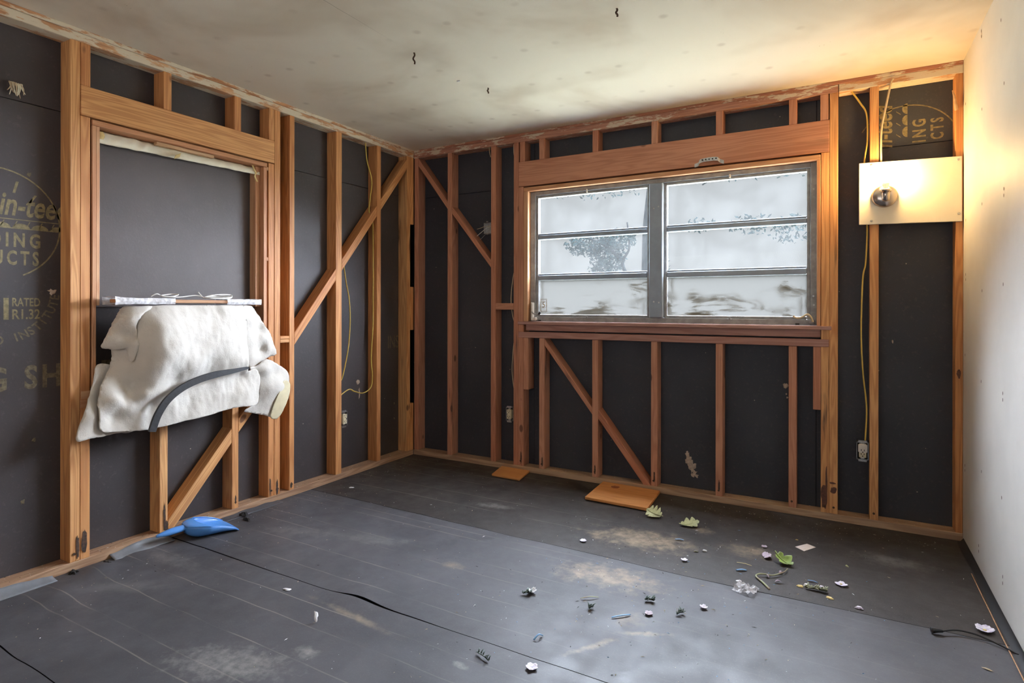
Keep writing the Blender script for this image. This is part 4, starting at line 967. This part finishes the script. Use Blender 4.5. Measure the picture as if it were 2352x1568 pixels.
cd_ = empty('white_cord', (0.10, -1.85, 1.215)); tag(cd_, 'thin white cord coiled on top of the wrapped wooden strip', 'cord')
tube('cord', 'white_cord', [(0.10,-2.108,1.234),(0.11,-2.085,1.247),(0.09,-2.043,1.235),(0.12,-2.017,1.235),(0.11,-1.979,1.246),(0.08,-2.005,1.247),(0.12,-2.07,1.238),(0.132,-2.012,1.233),(0.10,-1.951,1.235),(0.10,-1.882,1.243),(0.12,-1.848,1.232)], .0028, cd_, 6, 6)
tube('coil', 'white_cord', [(0.12,-1.848,1.235),(0.10,-1.762,1.249),(0.09,-1.678,1.249),(0.138,-1.719,1.230),(0.142,-1.813,1.230),(0.12,-1.848,1.232),(0.08,-1.773,1.247),(0.10,-1.724,1.242),(0.13,-1.704,1.237),(0.144,-1.776,1.230),(0.142,-1.837,1.230),(0.10,-1.83,1.237),(0.10,-1.762,1.238),(0.138,-1.732,1.230),(0.142,-1.794,1.230),(0.12,-1.848,1.230),(0.10,-1.852,1.241),(0.09,-1.864,1.261)], .0032, cd_, 6, 6)

# ------------------------------------------------------------------ dustpan
def dustpan():
    e = empty('dustpan', (0.12, -1.80, 0.0)); tag(e, 'blue plastic dustpan lying by the foot of left wall', 'dustpan')
    ax = Vector((0.20, 0.98, 0)).normalized(); la = Vector((0.98, -0.20, 0)).normalized(); T = Vector((0.055, -2.055, 0))
    P = lambda s, t, z: T + ax * s + la * t + Z * z
    S0, L = 0.125, 0.232
    def wv(u): return 0.016 + 0.080 * min(1, (u / .40)) ** .5 + .004 * u
    def zb(u): return 0.004 + 0.034 * max(0, 1 - u / .32) ** 2.2
    def hv(u): return 0.060 * (1 - u ** 2.6) + .008 - zb(u)
    nu, nv_ = 22, 20; V, F = [], []
    for i in range(nu + 1):
        u = i / nu
        for j in range(nv_ + 1):
            v = -1 + 2 * j / nv_
            V.append(P(S0 + L * u + .012 * (1 - v * v) * (u > .9), wv(u) * math.sin(v * math.pi / 2) ** 1 if abs(v) < 1 else wv(u) * v, zb(u) + hv(u) * abs(v) ** 2.2))
    for i in range(nu):
        for j in range(nv_): q = i * (nv_ + 1) + j; F.append((q, q + 1, q + nv_ + 2, q + nv_ + 1))
    F.append(tuple(range(nv_ + 1)))
    o = mesh('scoop', V, F, 'blue', e, smooth=True); s = o.modifiers.new('thickness', 'SOLIDIFY'); s.thickness = .003
    # cover over the back of the scoop
    V, F = [], []; n1 = 14
    for i in range(n1 + 1):
        for j in range(nv_ + 1):
            v = -1 + 2 * j / nv_; u = (0.24 + 0.20 * v * v) * i / n1
            V.append(P(S0 + L * u, wv(u) * 1.01 * math.sin(v * math.pi / 2), zb(u) + hv(u) + .010 * (1 - v * v) * min(1, u * 8 + .3)))
    for i in range(n1):
        for j in range(nv_): q = i * (nv_ + 1) + j; F.append((q, q + nv_ + 1, q + nv_ + 2, q + 1))
    o = mesh('cover', V, F, 'blue', e, smooth=True); s = o.modifiers.new('thickness', 'SOLIDIFY'); s.thickness = .0035
    # rolled rim on each side
    for sg in (-1, 1):
        V, F = tube_geo([P(S0 + L * u, sg * wv(u), zb(u) + hv(u)) for u in [i / 20 for i in range(21)]], .0035, 6); mesh('rim', V, F, 'blue', e, smooth=True)
    # handle
    V, F = [], []; n = 16; sg_ = 14
    for i in range(n + 1):
        t = i / n; s = 0.158 * t
        hw = 0.005 + 0.021 * math.sin(math.pi * min(1, t * .82 + .02)) ** .7 + .006 * max(0, t - .8) * 5
        hh = 0.005 + 0.011 * math.sin(math.pi * min(1, t * .85 + .04))
        z = 0.052 + .010 * t
        for j in range(sg_):
            a = 2 * math.pi * j / sg_; V.append(P(s, hw * math.cos(a), z + hh * math.sin(a)))
    for i in range(n):
        for j in range(sg_): a, b = i * sg_ + j, i * sg_ + (j + 1) % sg_; F.append((a, b, b + sg_, a + sg_))
    F += [tuple(range(sg_))[::-1], tuple(range(n * sg_, (n + 1) * sg_))]
    mesh('handle', V, F, 'blue', e, smooth=True)
dustpan()

# ------------------------------------------------------------------ things lying on the floor
def plyboard(label, c4, z0, th, knot=None):
    o = prism('plywood_piece', 'plywood', [(x, y, z0) for x, y in c4], (0, 0, 1), th); tag(o, label, 'plywood')
    if knot: blobmesh('knot', 'rust_wood', (knot[0], knot[1], z0 + th + .0002), X, Y, Z, .030, .030, o, .0006, 3, .08)
    return o
M['rust_wood'] = plain('brown_knot', (0.30, 0.085, 0.03), 0.6, var=0.35, scale=60)
plyboard('large orange plywood offcut with round knot on floor below window', [(1.612, -0.006), (1.997, -0.016), (2.020, -0.375), (1.627, -0.362)], 0.006, 0.017, (1.725, -0.085))
plyboard('small orange plywood offcut on floor beside window jack stud', [(0.823, -0.003), (1.058, -0.006), (1.092, -0.222), (0.868, -0.215)], 0.004, 0.014)

def lobed(name, m, label, c, ang, length, width, seed, lobes=4, curl=.35, cat='leaf', tilt=.45):
    """lobed leaf, folded and curled, lying on the floor"""
    rr = random.Random(seed); half = []
    n = lobes * 6
    for i in range(n + 1):
        t = i / n
        env = math.sin(math.pi * min(1, .06 + t * .97)) ** .6
        lob = 0.45 + 0.55 * abs(math.cos(math.pi * lobes * t))
        half.append((t, env * lob))
    ca, sa = math.cos(ang), math.sin(ang); V, F = [], []
    k = 5
    for t, h in half:
        for j in range(-k, k + 1):
            s = j / k; u = (t - .5) * length; v = s * h * width / 2
            u2 = u + abs(s) * h * length * .10
            z = .003 + curl * width * (.32 * abs(s) ** 1.4 * h + .22 * (2 * t - 1) ** 2) + .004 * rr.uniform(-.3, .3) * abs(s)
            dy = sa * u2 + ca * v
            V.append((c[0] + ca * u2 - sa * v, c[1] + dy * .8, z + tilt * max(0, dy + width * .25)))
    w = 2 * k + 1
    for i in range(n):
        for j in range(w - 1): q = i * w + j; F.append((q, q + w, q + w + 1, q + 1))
    o = mesh(name, V, F, m, smooth=True); o.modifiers.new('thickness', 'SOLIDIFY').thickness = .0012
    P0 = [Vector((c[0] + ca * (t - .5) * length, c[1] + .8 * sa * (t - .5) * length, .0055 + curl * width * .22 * (2 * t - 1) ** 2 + tilt * max(0, sa * (t - .5) * length + width * .25))) for t in [i / 8 - .12 for i in range(10)]]
    V, F = tube_geo(P0, lambda t: .0022 * (1.2 - t), 6); mesh('midrib', V, F, m, o, smooth=True)
    tag(o, label, cat)
    return o
lobed('oak_leaf', 'leaf_pale', 'pale green lobed leaf lying nearest the large plywood offcut', (2.073, -0.43), math.radians(160), .095, .105, 1, 4, .30, tilt=.55)
lobed('oak_leaf', 'leaf_pale', 'pale green lobed leaf with narrow lobes lying right of the other', (2.285, -0.475), math.radians(30), .100, .085, 2, 3, .34)
lobed('green_leaf', 'leaf', 'bright green curled leaf on floor near the pale card', (2.770, -0.738), math.radians(-35), .085, .075, 3, 2, .75)
cdm = prism('paper_card', 'card', [(2.799, -0.500, .002), (2.848, -0.430, .002), (2.888, -0.456, .002), (2.840, -0.536, .002)], (0, 0, 1), .0015, bev=0)
tag(cdm, 'small pale rectangular card lying flat on black floor paper', 'card')
for k, (dx, dy) in enumerate(((-.006, -.028), (.004, -.034), (-.002, -.018))): blobmesh('ink_mark', 'tan_chip', (2.844 + dx, -0.483 + dy, .0037), X, Y, Z, .0035, .0025, cdm, .0003, k)
# clear plastic scrap
V, F = [], []; n = 9
for i in range(n + 1):
    for j in range(n + 1):
        u, v = i / n - .5, j / n - .5
        V.append((2.650 + u * .085 + v * .02, -1.098 + v * .075 - u * .02, .004 + .030 * abs(noise.noise(Vector((u * 7, v * 7, 2)))) + .018 * max(0, .5 - abs(u + v))))
for i in range(n):
    for j in range(n): q = i * (n + 1) + j; F.append((q, q + n + 1, q + n + 2, q + 1))
sb = mesh('plastic_scrap', V, F, 'clear_wrap'); tag(sb, 'crumpled clear plastic scrap lying on the floor seam', 'plastic scrap')
# bent green twig with dry leaves
tw = empty('twig', (2.72, -0.90, 0)); tag(tw, 'bent green twig with dry curled leaves near floor seam', 'twig')
tube('stem', 'twig', [(2.735, -1.035, .004), (2.705, -0.99, .006), (2.672, -0.945, .007), (2.682, -0.925, .012), (2.705, -0.915, .012), (2.735, -0.905, .010), (2.765, -0.870, .012), (2.778, -0.84, .010), (2.786, -0.80, .008)], lambda t: .0042 * (1 - .5 * t), tw)
for c, a in (((2.748, -.955), .4), ((2.722, -.925), 2.2), ((2.757, -.862), 1.2)):
    V, F = tube_geo(spline([(c[0], c[1], .004), (c[0] + .012 * math.cos(a), c[1] + .012 * math.sin(a), .012), (c[0] + .028 * math.cos(a), c[1] + .028 * math.sin(a), .006)], 5), lambda t: .0055 * math.sin(math.pi * (.1 + .85 * t)), 6, .4); mesh('dry_leaf', V, F, 'lilac', tw, smooth=True)

def sprig(label, c, ang, length, m, seed, n=22, r=.004, extra=None, name='sprig'):
    e = empty(name, (c[0], c[1], 0)); tag(e, label, 'sprig'); rr = random.Random(seed)
    d = Vector((math.cos(ang), math.sin(ang), 0)); s = Vector((-d.y, d.x, 0)); c = Vector((c[0], c[1], .005))
    V, F = tube_geo([c - d * length / 2, c + Z * .004, c + d * length / 2], r * .5, 6); mesh('stem', V, F, m, e, smooth=True)
    g = []
    for i in range(n):
        t = i / (n - 1) - .5; p = c + d * length * t + Z * .003; sg = 1 if i % 2 else -1
        q = p + s * sg * rr.uniform(.005, .016) + d * rr.uniform(-.006, .012) + Z * rr.uniform(.001, .016)
        g.append(tube_geo([p, (p + q) / 2 + Z * .002, q], lambda u: r * (1.0 - .6 * u), 5, .7))
    o = mesh('leaflet', *join(g), m, e, smooth=True); o['kind'] = 'stuff'
    return e
sprig('grey green dried sprig with petals near right of floor seam', (2.905, -.945), .05, .080, 'sprig', 1, 34, .0055)
sprig('dark green sprig cluster in the middle of floor foreground', (2.324, -1.377), .3, .035, 'sprig_dark', 2, 18, .004)
sprig('small dark sprig right of the dark cluster on floor', (2.454, -1.419), 1.0, .030, 'sprig_dark', 3, 14, .0038)
sprig('tiny green sprig lying under the white flower on floor', (1.868, -1.572), .5, .034, 'sprig_dark', 4, 14, .0035)
sprig('little grey bud sprig left of the dark cluster on floor', (2.140, -1.550), 1.2, .020, 'sprig_dark', 5, 8, .005)
sprig('bundle of short green stems near bottom edge of floor', (1.943, -2.030), -.35, .060, 'sprig_dark', 6, 12, .003)

def petals(name, label, c, m, n, r, seed, cup=.5, spread=2 * math.pi, a0=0, center=None, cat='petal'):
    e = empty(name, (c[0], c[1], 0)); tag(e, label, cat); rr = random.Random(seed)
    for i in range(n):
        a = a0 + spread * i / n + rr.uniform(-.2, .2); d = Vector((math.cos(a), math.sin(a), 0)); s = Vector((-d.y, d.x, 0))
        V, F = [], []
        for t in range(6):
            tt = t / 5; w = r * .55 * math.sin(math.pi * (.12 + .80 * tt)) ** .8
            for j in (-1, -.5, 0, .5, 1):
                V.append(Vector((c[0], c[1], .004)) + d * r * tt + s * w * j + Z * (cup * .6 * r * (tt ** 1.6 * .8 + .25 * abs(j) * tt) + rr.uniform(0, .0008)))
        for t in range(5):
            for j in range(4): q = t * 5 + j; F.append((q, q + 5, q + 6, q + 1))
        o = mesh('petal', V, F, m, e, smooth=True); o.modifiers.new('thickness', 'SOLIDIFY').thickness = .001
    if center: blobmesh('centre', center, (c[0], c[1], .004), X, Y, Z, r * .25, r * .25, e, .004, seed, .1, 10)
    return e
petals('fallen_flower', 'lilac and white pansy bloom on floor right of the sprig', (2.997, -.840), 'petal', 4, .024, 1, .35, center='yellow_petal', cat='flower')
petals('fallen_flower', 'lilac pansy bloom resting against foot of right wall', (3.455, -.985), 'petal', 5, .030, 2, .5, center='yellow_petal', cat='flower')
petals('fallen_flower', 'dried lilac flower cup left of the bright green leaf', (2.682, -.705), 'lilac', 3, .030, 3, .8, 2.6, -.4, cat='flower')
petals('fallen_flower', 'tiny pink star flower above the dried flower cup', (2.666, -.576), 'lilac', 5, .015, 4, .3, cat='flower')
petals('fallen_flower', 'tiny white star flower left of the sandy patch', (1.860, -.952), 'petal', 5, .017, 5, .4, cat='flower')
petals('fallen_flower', 'white flower standing on sprig in middle of floor', (1.880, -1.552), 'flake', 4, .020, 6, 1.1, cat='flower')
petals('fallen_flower', 'small purple star flower below the dark cluster', (2.350, -1.478), 'lilac', 5, .016, 7, .4, cat='flower')
petals('fallen_flower', 'small white star flower right of the dark cluster', (2.525, -1.327), 'petal', 4, .015, 8, .7, cat='flower')
petals('fallen_flower', 'white star flower at bottom edge of floor', (2.113, -2.000), 'petal', 5, .020, 9, .45, cat='flower')
petals('fallen_flower', 'dry white flower bud above the seam on sandy patch', (2.358, -.929), 'petal', 4, .015, 10, .6, cat='flower')
def flake(label, c, rx, ry, ang, m, seed, h=.003, name='paint_flake', cat='flake', lift=.0):
    u = Vector((math.cos(ang), math.sin(ang), 0)); v = Vector((-u.y, u.x, lift))
    o = blobmesh(name, m, (c[0], c[1], .0025 + lift * ry), u, v, Z, rx, ry, None, h, seed, .22, 14); tag(o, label, cat); return o
flake('white oval flake on floor near the dustpan seam', (.976, -2.034), .024, .011, .2, 'flake', 1)
flake('upright curled white flake casting a small shadow', (1.273, -2.148), .009, .015, 1.0, 'flake', 2, .006, lift=1.2)
flake('white oval flake near the left back corner', (.203, -.889), .022, .014, .3, 'flake', 3)
flake('small white chip beside clear plastic scrap', (2.613, -1.018), .014, .011, .5, 'flake', 4)
flake('white petal flake lying on right part of floor seam', (3.058, -1.025), .020, .012, -.3, 'petal', 5, .006)
flake('white curled chip above the sandy patch', (2.420, -.771), .014, .007, .0, 'flake', 6, .006)
flake('grey green curled chip beside the white curled chip', (2.385, -.80), .016, .006, .2, 'sprig', 7, .004)
flake('yellow petal at left end of the dried sprig', (2.845, -.940), .018, .013, .3, 'yellow_petal', 8, .004, 'fallen_petal', 'petal')
flake('yellow petal lying alone below the dried sprig', (2.955, -.992), .018, .014, -.4, 'yellow_petal', 9, .004, 'fallen_petal', 'petal')
flake('lilac petal at right end of the dried sprig', (2.925, -.915), .014, .012, .3, 'petal', 10, .010, 'fallen_petal', 'petal')
flake('white petal beside left end of the dried sprig', (2.868, -.925), .015, .012, .3, 'flake', 11, .010, 'fallen_petal', 'petal')
flake('tan wood chip near bottom right corner of floor', (3.414, -1.269), .018, .005, -.4, 'tan_chip', 12, .002, 'wood_chip', 'chip')
flake('orange bark chip behind the pale card', (2.800, -.40), .009, .006, 0, 'tape', 13, .003, 'wood_chip', 'chip')
flake('small green seed pod right of the pale card', (3.02, -.62), .006, .014, .6, 'leaf_pale', 14, .003, 'seed_pod', 'seed pod')
def strip(label, a, b, m, r=.0035, name='plastic_strip', cat='strip', mid=.003):
    o = tube(name, m, [(a[0], a[1], .004), ((a[0] + b[0]) / 2 + .002, (a[1] + b[1]) / 2, .004 + mid), (b[0], b[1], .004)], r, None, 6, 4, .5); tag(o, label, cat); return o
strip('thin blue strip left of the small dark bud sprig', (2.235, -1.575), (2.290, -1.52), 'blue_chip')
strip('curved blue strip standing on lower floor', (2.045, -1.855), (2.060, -1.815), 'blue_chip', .004, mid=.012)
strip('blue scrap on floor left of the twig', (2.585, -.915), (2.625, -.895), 'blue_chip', .005)
strip('blue scrap behind the sandy patch', (2.26, -.70), (2.30, -.69), 'blue_chip', .004)
strip('pair of pale blue shavings above the dried sprig', (2.87, -.865), (2.91, -.872), 'blue_chip', .003)
strip('green curved stalk on floor left of the dark cluster', (2.075, -1.50), (2.135, -1.455), 'twig', .0028, 'plant_stalk', 'stalk', .006)
strip('yellow straw piece on sandy part of floor', (2.575, -.83), (2.640, -.835), 'tape', .002, 'straw_piece', 'straw')
cp = blobmesh('crushed_cap', 'black_rubber', (0.045, -1.560, .003), X, Y, Z, .026, .02, None, .018, 5, .3); tag(cp, 'crushed black scrap beside the left wall plate', 'scrap')
# black cord with a plug barrel
bc = empty('power_cord', (3.40, -1.08, 0)); tag(bc, 'black cord with round connector lying at right floor edge', 'cord')
tube('cord', 'black_rubber', [(3.315, -1.088, .012), (3.36, -1.062, .016), (3.41, -1.060, .016), (3.45, -1.072, .012), (3.49, -1.095, .008), (3.523, -1.125, .006)], .0032, bc)
tube('connector', 'black_rubber', [(3.283, -1.100, .012), (3.298, -1.094, .013), (3.318, -1.087, .013)], lambda t: .011 * (1 - .55 * t), bc, 10)
# bits on the ceiling
for x, y, s, lb in ((1.156, -1.43, 1.0, 'dark dusty strand hanging from the ceiling joint'), (1.231, -.858, .55, 'short dark nail bit in the ceiling nearest the back corner'), (2.172, -1.35, .6, 'dark nail bit in the ceiling near the top edge')):
    o = tube('ceiling_nail', 'rust', [(x, y, H + .004), (x + .004 * s, y + .002, H - .012 * s), (x - .004 * s, y, H - .028 * s), (x + .006 * s, y, H - .045 * s), (x + .002, y + .004, H - .055 * s)], .0042, None, 7); tag(o, lb, 'nail')
o = blobmesh('peeling_flake', 'flake', (1.148, -1.031, H - .001), X, Y, -Z, .014, .009, None, .006, 4); tag(o, 'small white paint flake peeling from the ceiling', 'flake')
# wood splinters at the right corner stud
sp = empty('splinter', (3.50, -.003, 2.20)); tag(sp, 'torn wood splinter on the stud above the lamp board', 'splinter')
tube('shard', 'lath', [(3.505, -.004, 2.19), (3.495, -.02, 2.25), (3.487, -.015, 2.29)], lambda t: .010 * (1 - .8 * t), sp, 6)

# ------------------------------------------------------------------ fine crumbs nobody could count
rr = random.Random(99); V, F, mi = [], [], []
def crumb(x, y, s, k, z=.002):
    a = rr.uniform(0, 6.28); n = len(V); l_ = s * rr.choice((1, 1, 1.6, 3.0)); w_ = s * .55
    u = Vector((math.cos(a), math.sin(a), 0)) * l_; v = Vector((-math.sin(a), math.cos(a), 0)) * w_; c = Vector((x, y, z))
    V.extend([c - u, c - v, c + u, c + v, c + Z * s * .6])
    for q in ((0, 1, 4), (1, 2, 4), (2, 3, 4), (3, 0, 4)): F.append(tuple(n + i for i in q)); mi.append(k)
for _ in range(420): crumb(rr.uniform(.05, W - .06), rr.uniform(-2.9, -.05), rr.uniform(.0012, .0030), rr.choice((0, 0, 1, 1, 2)))
for _ in range(260): crumb(abs(rr.gauss(.0, .16)) + .06, rr.uniform(-2.9, -.1), rr.uniform(.0010, .0026), rr.choice((0, 1, 1)))
for _ in range(260): crumb(rr.gauss(2.3, .45), rr.gauss(-1.35, .40), rr.uniform(.0014, .0036), rr.choice((0, 1, 2, 2, 3)))
for _ in range(140): crumb(rr.uniform(2.2, 3.45), -.06 - abs(rr.gauss(0, .12)), rr.uniform(.0010, .0024), rr.choice((0, 1, 1)))
V2 = [v for v in V]
ok = [i for i in range(0, len(F), 4) if not (V2[F[i][0]].x < .27 and -2.12 < V2[F[i][0]].y < -1.66) and .05 < V2[F[i][0]].x < W - .06 and V2[F[i][0]].y < -.02]
Fk = [F[i + j] for i in ok for j in range(4)]; mk = [mi[i + j] for i in ok for j in range(4)]
cr_ = mesh('floor_crumbs', V, Fk, ['flake', 'tan_chip', 'dark_chip', 'blue_chip'], mids=mk)
tag(cr_, 'fine pale crumbs and wood dust scattered over the black floor paper', 'crumbs', kind='stuff')
V, F, mi = [], [], []
for _ in range(240): crumb(rr.uniform(-.085, -.01), rr.uniform(-2.65, -.1), rr.uniform(.0010, .0026), rr.choice((0, 1, 2)), SP + .001)
for _ in range(160): crumb(rr.uniform(.05, 3.48), rr.uniform(.01, .085), rr.uniform(.0010, .0024), rr.choice((0, 1)), SP + .001)
cr2 = mesh('plate_crumbs', V, F, ['flake', 'tan_chip', 'dark_chip'], mids=mi)
tag(cr2, 'crumbs of plaster lying along the wooden sole plates', 'crumbs', kind='stuff')

# repeats of one kind share a group
GROUPS = {'electrical_outlet': 'outlets in the stud walls', 'electrical_cable': 'cables strung through the stud walls', 'plywood_piece': 'plywood offcuts on the floor', 'oak_leaf': 'lobed leaves on the floor', 'fallen_flower': 'small flowers fallen on the floor', 'paint_flake': 'white flakes on the floor', 'fallen_petal': 'petals around the dried sprig', 'sprig': 'sprigs on the floor', 'plastic_strip': 'blue scraps on the floor', 'wood_chip': 'chips on the floor', 'ceiling_nail': 'nail bits in the ceiling', 'garden_tree': 'trees outside the window'}
for o in bpy.data.objects:
    g_ = GROUPS.get(o.name.split('.')[0])
    if g_ and o.parent is None: o['group'] = g_
